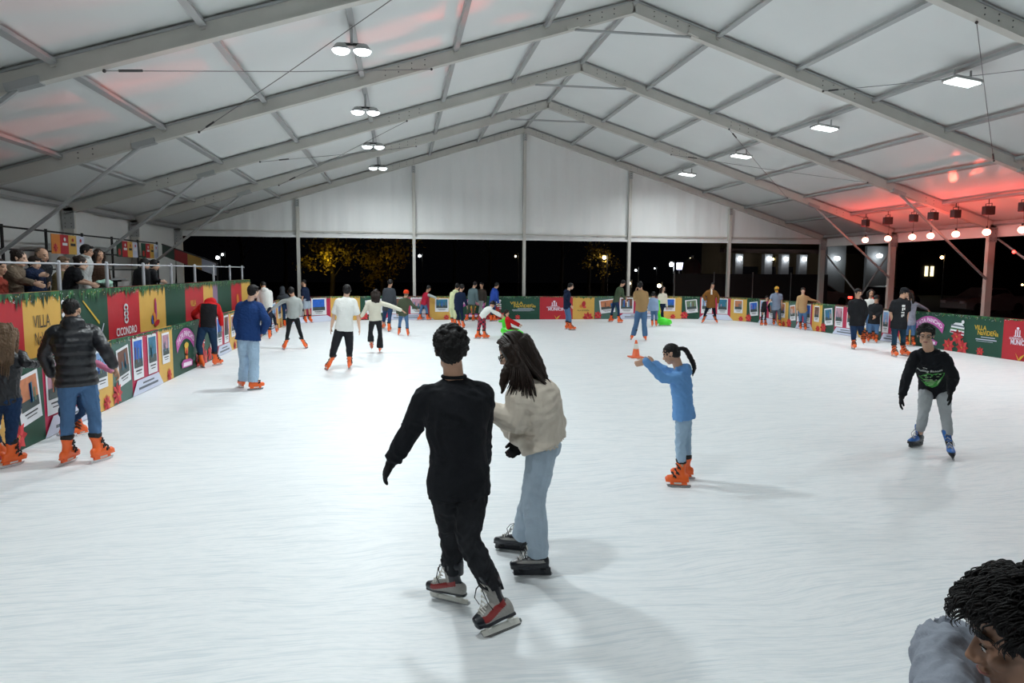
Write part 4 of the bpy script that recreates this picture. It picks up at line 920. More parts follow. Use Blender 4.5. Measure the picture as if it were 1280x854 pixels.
def hair_mesh(kind, c, fr, hs, vox, seed=1, curl=.0):
    X = lambda p: np.array(c)+(np.array(p)*hs) @ fr
    E_ = lambda p, r: ell(X(p), np.array(r)*hs, fr)
    S = [E_((0, -.075, .15), (.372, .415, .40)), E_((0, -.2, -.02), (.30, .27, .32))]
    rg = np.random.default_rng(seed)
    if kind in ('short', 'curly'):
        S += [E_((.3, -.12, .06), (.075, .2, .2)), E_((-.3, -.12, .06), (.075, .2, .2))]
        S.append(loft([X((-.24, .24, .33)), X((-.05, .33, .34)), X((.2, .26, .33))], [.09*hs, .10*hs, .09*hs], side=fr[1], n=10))
    if kind == 'buzz': S = [E_((0, -.065, .20), (.355, .425, .345)), E_((0, -.05, .12), (.333, .405, .33)), E_((0, -.18, .02), (.27, .265, .24))]
    if kind == 'bald': S = [E_((0, -.2, .0), (.31, .25, .2)), E_((0, -.1, .2), (.325, .36, .3))]
    if kind == 'curly':
        for _ in range(170):
            a, b = rg.uniform(0, 6.28), rg.uniform(.05, 1.9); p = np.array((math.sin(b)*math.cos(a)*.36, -.075+math.sin(b)*math.sin(a)*.41, .17+math.cos(b)*.39))
            if p[1] > .22 and p[2] < .2: continue
            if p[2] < -.22: continue
            S.append(E_(p*np.array((1.02, 1.02, 1.02)), np.array((.06, .06, .06))*rg.uniform(.6, 1.35)))
    if kind == 'bun': S += [E_((0, -.4, .3), (.15, .15, .15))]
    if kind == 'pony':
        S[0] = E_((0, -.06, .14), (.35, .425, .385))
    return S, X
def frame_of(face, tilt, Rp, Dp, roll=0.):
    f = Rp*math.sin(R(face))+Dp*math.cos(R(face)); r = np.cross(f, (0, 0, 1)); u = np.array((0, 0, 1.)); t = R(tilt)
    f2 = f*math.cos(t)-u*math.sin(t); u2 = u*math.cos(t)+f*math.sin(t); q = R(roll); r2 = r*math.cos(q)+u2*math.sin(q); u3 = -r*math.sin(q)+u2*math.cos(q)
    return np.array((r2, f2, u3))
def in_rink(x, y, m=.15):
    if x < XL+m or x > XR-m or y > YF-m: return False
    for cx in (XL+RC, XR-RC):
        if (x < cx if cx == XL+RC else x > cx) and y > YF-RC and math.hypot(x-cx, y-(YF-RC)) > RC-m: return False
    return True
def person(label, feet, head, top, bottom, face=0., s=1., **k):
    """feet: pixel of each blade (left, right of the person) ; joints as (u, v, depth offset)"""
    g = k.get; seated = g('seated')
    if g('base') is not None: fl = [np.array(b, float) for b in g('base')]
    else: fl = [np.array(G(*f[:2])) if not (len(f) > 2 and f[2]) else None for f in feet]
    if fl[0] is None or fl[1] is None:
        i = 0 if fl[0] is None else 1; d = float(fl[1-i] @ np.array(HF)); f = feet[i]; fl[i] = np.array(at_depth(f[0], f[1], d+(f[3] if len(f) > 3 else 0)))
    if not g('free'):
        for i in (0, 1):
            t_ = 1.; fl[i][0] = max(fl[i][0], XL+.16)
            while t_ > .5 and not in_rink(fl[i][0]*t_, fl[i][1]*t_): t_ -= .004
            fl[i] = fl[i]*np.array((t_, t_, 1))
    root0 = (fl[0]+fl[1])/2; d0 = float(root0 @ np.array(HF)); d0 = g('depth', d0)
    Dp = nrm((root0[0], root0[1], 0)); Rp = np.array((Dp[1], -Dp[0], 0))
    J = lambda q, dz=0.: np.array(at_depth(q[0], q[1], d0+(q[2] if len(q) > 2 else 0)+dz))
    fd = Rp*math.sin(R(face))+Dp*math.cos(R(face)); lf = -Rp*math.cos(R(face))+Dp*math.sin(R(face)); UP = np.array((0, 0, 1.))
    shf = g('shface', face); lsh = -Rp*math.cos(R(shf))+Dp*math.sin(R(shf)); fsh = Rp*math.sin(R(shf))+Dp*math.cos(R(shf))
    vox = g('vox', min(.016, max(.0065, d0*.0009))); hs = g('hs', .248*s**.55)
    root = empty('person', (root0[0], root0[1], min(fl[0][2], fl[1][2])), label=label, cat='person', group=g('group'))
    hc = J(head); hf = g('hface', face); tilt = g('tilt', 8); fr = frame_of(hf, tilt, Rp, Dp, g('hroll', 0))
    neck = J(g('neck'))+UP*g('neckup', .03)*s if g('neck') else hc-UP*.18*s-fr[1]*.02
    pel = J(g('pelvis')) if g('pelvis') else np.array((root0[0], root0[1], min(fl[0][2], fl[1][2])))*[1, 1, 1]+UP*(.07+.90*s)+(np.array((neck[0]-root0[0], neck[1]-root0[1], 0))*.25)
    spu = nrm(neck-pel)
    shw, hpw = .155*s*g('shoulder', 1.), .085*s
    sd_ = g('shdrop', .098); sh = {+1: neck-spu*sd_*s+lsh*shw, -1: neck-spu*sd_*s-lsh*shw}; hp = {+1: pel+lf*hpw, -1: pel-lf*hpw}
    el, wr, kn, an = {}, {}, {}, {}
    for sg, nm, ft in ((1, 'L', fl[0]), (-1, 'R', fl[1])):
        dd = lambda q, ref: float(ref @ np.array(HF))-d0
        e = g('el'+nm); w = g('wr'+nm)
        el[sg] = np.array(at_depth(e[0], e[1], d0+(e[2] if len(e) > 2 else dd(0, sh[sg])))) if e else sh[sg]-UP*.27*s+lsh*sg*.045*s-fsh*.02*s
        wr[sg] = np.array(at_depth(w[0], w[1], d0+(w[2] if len(w) > 2 else dd(0, el[sg])))) if w else el[sg]-UP*.235*s+fsh*.06*s+lsh*sg*.01*s
        ku = g('up'+nm); up_ = nrm(ku) if ku is not None else UP
        tq = R(g('toe'+nm, g('toe', face))); an[sg] = ft+up_*.165*s-(Rp*math.sin(tq)+Dp*math.cos(tq))*.028*s
        q = g('kn'+nm); kn[sg] = np.array(at_depth(q[0], q[1], d0+(q[2] if len(q) > 2 else dd(0, (hp[sg]+an[sg])/2)))) if q else (hp[sg]+an[sg])/2+fd*.03*s
    shk = {}
    for sg in (1, -1):
        v_ = nrm(kn[sg]-an[sg]); k_ = np.array((v_[0], v_[1], 0))/max(.3, v_[2]); k_ = k_*min(1, .5/max(np.linalg.norm(k_), 1e-6)); shk[sg] = k_
        if not g('pitch'+('L' if sg == 1 else 'R')): an[sg] = an[sg]+k_*.135*s
    toe = {1: g('toeL', g('toe', face)), -1: g('toeR', g('toe', face))}
    hunch = g('hunch', .02)*s
    def spine(t): return pel+(neck-pel)*t-nrm(np.cross(lsh, spu))*-hunch*0+(-fsh+0)*hunch*math.sin(math.pi*t)
    skin = g('skin', SK[0]); hk = g('hair', 'short'); hm = g('hairm', HAIRB)
    # ---- body, one continuous surface
    S = head_shells(hc, fr, hs)
    S.append(loft([hc-fr[2]*hs*.18-fr[1]*hs*.12, (hc+neck)/2-fr[1]*.01, neck-spu*.05*s], np.array([.058, .058, .062])*s, side=fr[0], n=12))
    S.append(loft([pel-UP*.05*s, pel, spine(.35), spine(.7), spine(.88), neck], np.array([.12, .145, .125, .15, .13, .055])*s, np.array([.08, .1, .085, .095, .08, .05])*s, side=[lf, lf, lf, lsh, lsh, lsh], n=16))
    gl = g('gloves'); gv = []
    for sg in (1, -1):
        S.append(loft([spine(.86)+lsh*sg*.08*s, sh[sg], (sh[sg]+el[sg])/2, el[sg], (el[sg]*.6+wr[sg]*.4), wr[sg]], np.array([.05, .05, .042, .036, .036, .025])*s, side=fsh, n=10))
        hd = g('hd'+('L' if sg == 1 else 'R')); dd = np.array(hd[0])[0]*Rp+np.array(hd[0])[1]*Dp+np.array(hd[0])[2]*UP if hd else nrm(wr[sg]-el[sg])+UP*-.15; pn = (hd[1][0]*Rp+hd[1][1]*Dp+hd[1][2]*UP) if hd and len(hd) > 1 else -lsh*sg
        hh = hand_shells(wr[sg], dd, pn, s*g('handscale', 1.), g('curl', .5), sg == 1)
        S += hh
        if gl is not None: gv.append(hand_shells(wr[sg], dd, pn, s*1.03, g('curl', .5), sg == 1, fat=1.35)+[loft([wr[sg]-nrm(wr[sg]-el[sg])*.05*s, wr[sg]+nrm(dd)*.02*s], [.034*s, .032*s], side=fsh, n=10)])
        if not seated or True: S.append(loft([hp[sg], (hp[sg]+kn[sg])/2, kn[sg], kn[sg]*.6+an[sg]*.4, an[sg], an[sg]-UP*.04*s], np.array([.068, .058, .045, .045, .03, .03])*s, side=lf, n=10))
    bv_ = g('bvox', vox*.85); bm = fuse(S, bv_, max(2, int(2*(.0075/bv_)**1.6))); mobj('body', bm, [skin, LIP, HAIRB if hm is not HAIRL else HAIRD], root, None if g('plainface') else head_mat_fn(hc, fr, hs))
    for q in gv: mobj('glove', fuse(q, max(.0055, vox*.7), 1), [gl], root)
    # ---- hair or headwear
    if hk:
        HSn, X = hair_mesh(hk, hc, fr, hs, vox, g('seed', 1))
        if hk in ('long', 'verylong'):
            L = g('hairlen', .45)*s; dn = nrm(-UP-fr[2]*.4); bk = -fr[1]
            for a in np.linspace(-1, 1, 7):
                st = X((a*.33, -.25+.1*abs(a), .1)); e = st+dn*L*(1-.12*abs(a))+bk*.03+g('hairdir', np.zeros(3)) @ np.array((Rp, Dp, UP)); mid = (st+e)/2+bk*.035
                HSn.append(loft([st, mid, e], np.array([.055, .05, .02])*s, side=fr[0], n=8))
            for sx in (-1, 1): HSn.append(loft([X((sx*.3, .1, .25)), X((sx*.36, .1, -.1)), X((sx*.33, .08, -.5))+dn*L*.35], np.array([.04, .035, .02])*s, side=fr[1], n=8))
        if hk == 'pony':
            pth = g('tail'); st = X((0, -.43, .12)); P_ = [st]+[J(q) for q in pth] if pth else [st, st-fr[1]*.08-UP*.05, st-fr[1]*.08-UP*.25*s]
            HSn.append(loft(P_, np.interp(np.linspace(0, 1, len(P_)), [0, .3, .8, 1], [.022, .036, .03, .008])*s, side=fr[0], n=10))
        ho = mobj('hair', fuse(HSn, max(.005, vox*.8), 1 if hk == 'curly' else 2, wr=(.0035 if hk == 'curly' else .004)*hs/.235, ws=130 if hk == 'curly' else 90, seed=g('seed', 1)), [hm], root)
    hat = g('hat')
    if hat:
        X = lambda p: hc+(np.array(p)*hs) @ fr; E_ = lambda p, r: ell(X(p), np.array(r)*hs, fr)
        if hat[0] == 'cap': Sx = [E_((0, -.05, .25), (.37, .44, .32)), loft([X((0, .3, .2)), X((0, .5, .17)), X((0, .66, .12))], np.array([.28, .26, .15])*hs, np.array([.02, .02, .02])*hs, side=fr[0])]
        elif hat[0] == 'beanie': Sx = [E_((0, -.06, .24), (.385, .45, .36)), loft([X((0, -.06, .1)), X((0, -.06, .2))], [.40*hs]*2, [.46*hs]*2, side=fr[0])]
        else: Sx = [E_((0, -.1, .1), (.42, .45, .47)), E_((0, -.25, -.2), (.36, .32, .4)), loft([X((0, -.2, -.3)), neck-fsh*.04], [.09*s, .12*s], [.09*s, .10*s], side=lsh)]
        mobj({'cap': 'cap', 'beanie': 'beanie', 'hood': 'hood'}[hat[0]], fuse(Sx, max(.006, vox*.8), 2), [hat[1]], root)
    # ---- top
    tk, tm = top[0], top[1]; td = top[2] if len(top) > 2 else {}
    pf = td.get('puff', {'tshirt': 1.0, 'sweater': 1.06, 'hoodie': 1.1, 'jacket': 1.12, 'puffer': 1.25, 'shirt': 1.02}[tk]); hem = td.get('hem', .06)*s; rib = .10 if tk == 'puffer' else 0.; fl_ = td.get('flare', 1.)
    uph = td.get('hemup', spu)
    hp_pt = pel-np.array(uph)*hem
    TS = [loft([hp_pt, pel+spu*.03*s, spine(.33), spine(.66), spine(.84), spine(.93), neck+spu*.0*s, neck+spu*.014*s], np.array([.165*fl_, .165*(1+fl_)/2, .150, .176, .165, .125/pf, .075/pf, .062/pf])*s*pf, np.array([.118*fl_, .12*(1+fl_)/2, .112, .122, .108, .088, .066/pf, .057/pf])*s*pf*td.get('belly', 1.), side=[lf, lf, lf, lsh, lsh, lsh, lsh, lsh], n=22, ribs=rib, sub=7, pitch=.085*s, flat0=True)]
    for sg in (1, -1):
        sr = td.get('sleeve', 1.)*pf
        if tk == 'tshirt': e2 = sh[sg]+(el[sg]-sh[sg])*.8; TS.append(loft([spine(.85)+lsh*sg*.09*s, sh[sg]+UP*.0, (sh[sg]+e2)/2, e2], np.array([.075, .078, .078, .078])*s, side=fsh, n=14))
        else:
            wv = wr[sg]+(wr[sg]-el[sg])*td.get('cuff', .0)-nrm(wr[sg]-el[sg])*.012
            TS.append(loft([neck-spu*.025*s+lsh*sg*.035*s, (neck-spu*.045*s)*.5+sh[sg]*.5+lsh*sg*.01*s, sh[sg], sh[sg]*.5+el[sg]*.5, el[sg], el[sg]*.5+wv*.5, wv*.93+el[sg]*.07, wv], np.array([.046, .054, .062, .061, .057, .053, .045, .036])*s*sr, side=fsh, n=14, ribs=rib, sub=7, pitch=.075*s))
    if tk in ('hoodie',) or td.get('hood'): TS += [ell(neck-fsh*.07*s*pf-spu*.01, np.array((.11, .075, .085))*s, np.array((lsh, fsh, spu))), loft([neck+lsh*.085*s+fsh*.03*s, neck-fsh*.075*s+UP*.01, neck-lsh*.085*s+fsh*.03*s], [.035*s, .05*s, .035*s], side=UP, n=10)]
    if tk == 'puffer': TS.append(loft([neck-spu*.01, neck+spu*.05*s], [.095*s, .085*s], [.09*s, .08*s], side=lsh, n=16))
    w_ = td.get('wr', .0045 if d0 < 14 else .003)
    to = mobj({'tshirt': 'tshirt', 'sweater': 'sweater', 'hoodie': 'hoodie', 'jacket': 'jacket', 'puffer': 'puffer_jacket', 'shirt': 'shirt'}[tk], fuse(TS+[ell(J(e_[:3]), np.array(e_[3])*s, np.array((fsh, lsh, UP))) for e_ in td.get('extra', [])], vox, 2 if not rib else 1, wr=w_ if not rib else .002, ws=td.get('ws', 17)*2.6, seed=g('seed', 1)), [tm]+td.get('mats', []), root, td.get('fn') and (lambda P: td['fn']((P-neck) @ np.array((-lsh, fsh, spu)).T/s)))
    # ---- bottom
    bk_, bmt = bottom[0], bottom[1]; bd = bottom[2] if len(bottom) > 2 else {}
    wf = bd.get('w', {'slim': (.98, .92, .95), 'jeans': (1.05, 1.05, 1.15), 'baggy': (1.12, 1.3, 1.75), 'jogger': (1.2, 1.3, 1.05), 'flare': (1., 1.05, 1.9), 'shorts': (1.2, 1.4, 1)}[bk_])
    BS = [loft([pel+spu*.10*s, pel+spu*.03*s, pel-UP*.03*s, pel-UP*.07*s], np.array([.135, .152, .155, .11])*s*min(1.1, wf[0]), np.array([.098, .108, .11, .08])*s*min(1.15, wf[0]), side=lf, n=18)]
    for sg in (1, -1):
        a2 = an[sg]+(kn[sg]-an[sg])*bd.get('rise', .36 if bk_ not in ('baggy', 'flare') else -.08)
        if bk_ == 'shorts': BS.append(loft([hp[sg], hp[sg]*.5+kn[sg]*.5, kn[sg]*.9+hp[sg]*.1], np.array([.09, .09, .085])*s*wf[0], side=lf, n=14))
        else: BS.append(loft([hp[sg], hp[sg]*.55+kn[sg]*.45, kn[sg], kn[sg]*.5+a2*.5, a2*.95+kn[sg]*.05, a2], np.array([.088*wf[0], .080*(wf[0]+wf[1])/2, .060*wf[1], .058*(wf[1]+wf[2])/2, .049*wf[2], .047*wf[2]])*s, side=lf, n=14))
        BS.append(ell(hp[sg]-fd*.035*s-UP*.02*s, np.array((.07, .066, .075))*s*min(1.1, wf[0])))
    mobj({'shorts': 'shorts', 'jogger': 'trousers', 'slim': 'trousers'}.get(bk_, 'jeans' if 'denim' in bmt.name else 'trousers'), fuse(BS, vox, 2, wr=bd.get('wr', .005 if d0 < 14 else .003), ws=bd.get('ws', 16)*2.6, seed=g('seed', 1)+9), [bmt]+bd.get('mats', []), root, bd.get('fn'))
    # ---- feet
    sk = g('skate', 'orange')
    for sg, i in ((1, 0), (-1, 1)):
        t = R(toe[sg]); fdir = Rp*math.sin(t)+Dp*math.cos(t); ku = g('up'+('L' if sg == 1 else 'R')); ud = np.array(ku) if ku is not None else UP
        pt = g('pitch'+('L' if sg == 1 else 'R'), 0)
        if pt: q = R(pt); f3 = fdir*math.cos(q)-UP*math.sin(q); ud = UP*math.cos(q)+fdir*math.sin(q); fdir = f3
        if sk == 'shoe':
            mobj('shoe', fuse([loft([fl[i]-fdir*.07*s+UP*.05, fl[i]+UP*.055, fl[i]+fdir*.1*s+UP*.045, fl[i]+fdir*.17*s+UP*.035], [.035*s, .04*s, .045*s, .03*s], [.045, .05, .038, .028], side=np.cross(UP, fdir))], .012, 1), [BLK2], root)
        else: make_skate(sk, d0 > 9.5, fl[i], fdir, ud, root, s if s > .8 else s*1.12, shin=None if pt else shk[sg])
    return dict(root=root, hc=hc, fr=fr, hs=hs, neck=neck, pel=pel, sh=sh, el=el, wr=wr, J=J, Rp=Rp, Dp=Dp, lsh=lsh, fsh=fsh, spu=spu, s=s, kn=kn, an=an, hp=hp, d0=d0, top=to)
# ================================================================== PEOPLE IN THE FOREGROUND
# --- skater in black seen from behind
gA, gB = G(588, 759), G(652, 781)          # heels on the ice
tA, tB = G(538, 748), G(592, 806)
def heel_toe(h, t, s=1.):
    h, t = np.array(h), np.array(t); d = nrm(t-h); return h+d*.1*s, d
pa, da = heel_toe(gA, tA); pb, db = heel_toe(gB, tB)
def ang_of(d, p):
    Dp = nrm((p[0], p[1], 0)); Rp = np.array((Dp[1], -Dp[0], 0)); return math.degrees(math.atan2(d @ Rp, d @ Dp))
rt0 = (pa+pb)/2
P1 = person('man in black sweatshirt and black joggers skating away, grey and red hockey skates', None, (564, 440, .0), ('sweater', BLK, {'hem': .10, 'puff': 1.14, 'flare': 1.04, 'wr': .006, 'ws': 9, 'sleeve': 1.08}), ('jogger', BLK2, {'w': (1.15, 1.3, 1.25), 'rise': .16, 'wr': .008, 'ws': 14}),
    face=-12, hface=-4, tilt=12, s=1.02, base=(pa, pb), toeL=ang_of(da, rt0), toeR=ang_of(db, rt0), neck=(568, 476, .0), pelvis=(576, 600, .0), hs=.265, neckup=.0, elL=(514, 541, .05), wrL=(491, 580, .1), elR=(603, 540, .18), wrR=(606, 580, .42), knL=(567, 668, .10), knR=(589, 674, -.06),
    hair='curly', gloves=GLOVE, skate='hockey', vox=.0075, bvox=.0055, shoulder=1.08, hunch=.03, seed=4, curl=.7, handscale=1.02)
m = MB(); n_, lsh_, fsh_ = P1['neck'], P1['lsh'], P1['fsh']; pts = [n_+lsh_*math.cos(t)*.068+fsh_*math.sin(t)*.06+np.array((0, 0, .022)) for t in np.linspace(0, 2*math.pi, 25)]; m.tube(pts, .011, BLK2, n=6, cap=False); m.build('collar', P1['root'], smooth=True)
# --- woman in beige bomber
P2h = G(690, 722), G(643, 716)
def foot2(u0, v0, u1, v1): return heel_toe(G(u0, v0), G(u1, v1))
pn_, dn_ = foot2(692, 720, 645, 721); pf_, df_ = foot2(664, 691, 641, 689)
rt2_ = (pn_+pf_)/2
P2 = person('woman in beige bomber jacket and light jeans bending forward, long dark hair, black skates', None, (642, 441, .0), ('jacket', BEIGE, {'hem': .0, 'puff': 1.28, 'flare': 1.03, 'wr': .0055, 'ws': 9, 'extra': [(686, 527, 0, (.13, .17, .095)), (655, 543, -.02, (.1, .14, .09)), (676, 543, 0, (.15, .19, .07))], 'sleeve': 1.2, 'belly': 1.1}), ('jeans', JEANL, {'w': (1.2, 1.45, 1.6), 'rise': .0, 'wr': .005, 'ws': 9}),
    face=-84, hface=-82, shface=-62, tilt=26, s=.97, base=(pf_, pn_)[::-1], toeL=ang_of(dn_, rt2_), toeR=ang_of(df_, rt2_), depth=4.72, neck=(658, 478, 0), pelvis=(681, 556, .0), elL=(650, 528, -.16), wrL=(609, 512, -.12), elR=(640, 530, .22), wrR=(654, 552, .22),
    knL=(670, 622, -.06), knR=(668, 622, .10), hair=None, skate='black', vox=.007, bvox=.005, skin=SK[1], neckup=.01, hunch=.045, gloves=GLOVE, curl=.9, seed=6, shoulder=1.02, hdR=((-.6, 0, -.75),))
def strands(root, mt, paths, n, jit, r0=.010, r1=.003, name='hair', seed=1, curl=0., cw=60):
    rg = np.random.default_rng(seed); m = MB()
    for _ in range(n):
        i = rg.integers(len(paths)); A_ = np.array(paths[i][0]); B_ = np.array(paths[i][1]); t = rg.uniform(0, 1); P_ = A_*(1-t)+B_*t; k = len(P_)
        j = rg.normal(0, jit, 3); P_ = P_+np.linspace(.35, 1, k)[:, None]*j+rg.normal(0, jit*.25, (k, 3)); L_ = rg.uniform(.85, 1.05); Q = cr(P_, 5)
        Q = Q[:max(4, int(len(Q)*min(1, L_)))]
        if curl: ph = rg.uniform(0, 6); w = np.linspace(0, 1, len(Q)); Q = Q+curl*np.stack([np.sin(w*cw*.2+ph), np.cos(w*cw*.2+ph), np.sin(w*cw*.17+ph)], 1)*w[:, None]
        m.tube([tuple(q) for q in Q], list(np.interp(np.linspace(0, 1, len(Q)), [0, .3, 1], [r0, r0, r1])), mt, n=5)
    return m.build(name, root, smooth=True)
h, f_, hs_ = P2['hc'], P2['fr'], P2['hs']; X2 = lambda p: h+(np.array(p)*hs_) @ f_; J2 = P2['J']
HS2, _ = hair_mesh('long', h, f_, hs_, .006); HS2 += [loft([X2((0, -.3, .2)), J2((668, 455, .0)), J2((678, 473, .0)), J2((687, 488, 0))], [.085, .07, .045, .012], side=P2['Dp'], n=10), loft([X2((.33, -.02, .2)), X2((.36, .02, -.2)), X2((.34, -.02, -.6))], [.045, .04, .03], side=f_[1], n=8), loft([X2((-.33, 0, .2)), X2((-.36, .02, -.2)), J2((632, 470, -.12)), J2((628, 492, -.16))], [.06, .055, .04, .01], side=f_[1], n=8), loft([X2((-.3, -.1, .1)), J2((648, 462, -.12)), J2((640, 480, -.17))], [.06, .06, .02], side=f_[1], n=8)]
mobj('hair', fuse(HS2, .006, 2, wr=.004, ws=50, seed=3), [HAIRD], P2['root'])
X2r = [X2((-.1, .3, .42)), X2((-.33, .12, .25)), X2((-.40, .06, -.1))]
strands(P2['root'], HAIRD, [([X2((0, .0, .55)), X2((-.3, -.2, .4)), J2((660, 455, -.13)), J2((676, 474, -.12)), J2((690, 492, -.05))], [X2((.1, -.1, .55)), X2((-.1, -.45, .35)), J2((668, 450, .05)), J2((682, 470, .04)), J2((692, 486, .02))]),
    ([X2((-.1, .25, .45)), X2((-.36, .08, .3)), X2((-.42, .02, -.1)), J2((640, 470, -.17)), J2((630, 494, -.2))], [X2((-.1, 0, .53)), X2((-.38, -.12, .3)), J2((655, 456, -.16)), J2((664, 475, -.2)), J2((671, 498, -.21))])], 150, .009, .0085, .0025, seed=8, name='hair_locks')
m = MB()
for sx in (-1, 1):
    c_ = X2((sx*.13, .40, -.0)); ring = [c_+(f_[0]*math.cos(t)*.024+f_[2]*math.sin(t)*.02) for t in np.linspace(0, 2*math.pi, 15)]; m.tube([tuple(q) for q in ring], .0028, LINER, n=5, cap=False); m.tube([tuple(X2((sx*.23, .38, .02))), tuple(X2((sx*.345, .0, .03)))], .003, LINER, n=5)
m.tube([tuple(X2((-.03, .43, .0))), tuple(X2((.03, .43, .0)))], .003, LINER, n=5); m.build('glasses', P2['root'])
# --- girl in light blue hoodie
pa3, da3 = foot2(864, 607, 830, 606); pb3, db3 = foot2(872, 597, 842, 595)
P3 = person('girl in sky blue hoodie with black ponytail, arms stretched forward, orange skates', None, (839, 440), ('hoodie', BLUEH, {'hem': .03, 'puff': 1.12, 'wr': .006, 'ws': 15, 'flare': 1.08, 'cuff': .16}), ('jeans', JEANP, {'w': (1.02, 1.1, 1.2), 'wr': .006, 'ws': 18, 'rise': .34}),
    face=-84, hface=-82, tilt=22, s=.82, hs=.205, base=(pa3+da3*-.02, pb3), depth=6.93, toeL=ang_of(da3, pa3), toeR=ang_of(db3, pb3), neck=(850, 459), pelvis=(856, 517), elL=(829, 470, -.14), wrL=(808, 450, -.12), elR=(834, 462, .14), wrR=(818, 452, .18),
    knL=(852, 552, -.04), knR=(859, 548, .1), hair='pony', tail=[(856, 434), (863, 444), (868, 456), (866, 468)], neckup=.01, skin=SK[0], vox=.0085, bvox=.006, hunch=.0, curl=.8, hdL=((-.85, 0, -.25),), seed=7)
# --- crouching boy with green print
P4 = person('boy in black sweatshirt with green print crouching forward, black gloves, blue skates', ((1192, 566), (1148, 552)), (1157, 413, -.28), ('sweater', BLK, {'hem': .03, 'puff': 1.1, 'wr': .006, 'ws': 13, 'sleeve': 1.0, 'hood': True}), ('slim', GREYP, {'w': (1.0, 1.02, 1.08), 'wr': .005, 'rise': .3}),
    face=176, hface=178, tilt=6, s=.97, neck=(1161, 436, -.2), pelvis=(1169, 480, .2), elR=(1134, 466, -.22), wrR=(1128, 489, -.25), elL=(1193, 464, -.22), wrL=(1188, 483, -.3), knR=(1155, 512, -.08), knL=(1184, 516, -.12), toeR=-150, toeL=178,
    hs=.235, hair='curly', gloves=GLOVE, skate='blue', vox=.0085, bvox=.0065, hunch=.06, seed=12, shoulder=.95, upR=(.0, .0, 1), curl=.6, hdL=((.15, -.2, -1),), hdR=((-.1, -.1, -1),))
h, f_, hs_ = P4['hc'], P4['fr'], P4['hs']; X4 = lambda p: h+(np.array(p)*hs_) @ f_
m = MB()
for sx in (-1, 1):
    c_ = X4((sx*.14, .39, -.0)); ring = [c_+(f_[0]*math.cos(t)*.026+f_[2]*math.sin(t)*.022) for t in np.linspace(0, 2*math.pi, 15)]; m.tube([tuple(q) for q in ring], .002, WIRE, n=5, cap=False); m.tube([tuple(X4((sx*.25, .37, .02))), tuple(X4((sx*.345, .0, .03)))], .002, WIRE, n=5)
m.tube([tuple(X4((-.03, .42, .0))), tuple(X4((.03, .42, .0)))], .002, WIRE, n=5); m.build('glasses', P4['root'])
# shirt print, lifted off the cloth by ray casting onto it
def on_cloth(obj, mw, p, d):
    hit, loc, nor, i = obj.ray_cast(p, d); return loc if hit else None
def chest_print(P, shapes, off, name='chest_print', dist=.6):
    """shapes: list of (poly in local right/up metres, material); centre on the chest"""
    me = P['top'].data; from mathutils.bvhtree import BVHTree
    bv = BVHTree.FromPolygons([v.co.copy() for v in me.vertices], [tuple(p.vertices) for p in me.polygons])
    c = P['neck']*(1-off)+P['pel']*off; r_ = P['viewr'] if 'viewr' in P else -P['lsh']; u_ = P['spu']; f_ = nrm(np.cross(u_, r_)) ; m = MB()
    if np.dot(f_, P['fsh']) < 0: f_ = -f_
    for L_, (pts, mt) in enumerate(shapes):
        q = []
        for a, b in pts:
            o_ = c+r_*a+u_*b+f_*dist; loc, nor, idx, dd = bv.ray_cast(Vector(o_), Vector(-f_))
            if loc is None: q = None; break
            q.append(tuple(np.array(loc)+f_*(.007+.0012*L_)))
        if q:
            c0 = np.mean(q, axis=0); vs = [tuple(c0)]+q; m.add(vs, [(0, i+1, (i+1) % len(q)+1) for i in range(len(q))], mt)
    return m.build(name, P['root'])
GRN = mat('print_green_ink', '3f9a3a', .6); GRNL = mat('print_pale_green', 'b9d8a8', .6)
P4['viewr'] = P4['Rp']
sc_ = .145
lipsO = [(-.62, .55), (-.25, .86), (.12, .80), (.5, .92), (.95, .62), (.78, .15), (.62, -.25), (.35, -.75), (-.05, -1.0), (-.5, -.85), (-.8, -.4), (-.62, -.15), (-.95, .1)]
def off_(pts, k, dx=0, dy=0): return [(x*k*sc_+dx, y*k*sc_+dy) for x, y in pts]
subd = lambda pts: [tuple(np.array(a)*(1-t)+np.array(b)*t) for a, b in zip(pts, pts[1:]+pts[:1]) for t in (0, .5)]
sh4 = [(subd(off_(lipsO, 1.)), GRN)]
for y0, x0, x1 in ((.55, -.5, .7), (.3, -.45, .55)): sh4.append(([(x0*sc_, y0*sc_), (x1*sc_, (y0+.1)*sc_), (x1*sc_, (y0+.02)*sc_), (x0*sc_, (y0-.08)*sc_)], GRNL))
for i in range(4): y0 = -.1-.2*i; sh4.append(([((-.6+.1*i)*sc_, y0*sc_), ((.35-.1*i)*sc_, (y0+.12)*sc_), ((.35-.1*i)*sc_, (y0+.04)*sc_), ((-.6+.1*i)*sc_, (y0-.07)*sc_)], GRNL))
sh4.append(([(0, .18*sc_), (.28*sc_, .26*sc_), (.4*sc_, .08*sc_), (.1*sc_, -.02*sc_)], BLK)); sh4.append(([(.62*sc_, .1*sc_), (.55*sc_, -.2*sc_), (.3*sc_, -.6*sc_), (.42*sc_, -.2*sc_)], GRNL))
chest_print(P4, sh4, .58)
vs, fs = text_tris('Rolling Stones', .012); sh = []
for f3 in fs: sh.append(([(-.01+vs[i][0]*.046+vs[i][1]*.01, .175+vs[i][1]*.062+.0) for i in f3], WHT))
vs, fs = text_tris('The', .01)
for f3 in fs: sh.append(([(-.05+vs[i][0]*.03, .225+vs[i][1]*.032) for i in f3], WHT))
sh2 = [([tuple(p) for p in q], m_) for q, m_ in sh]
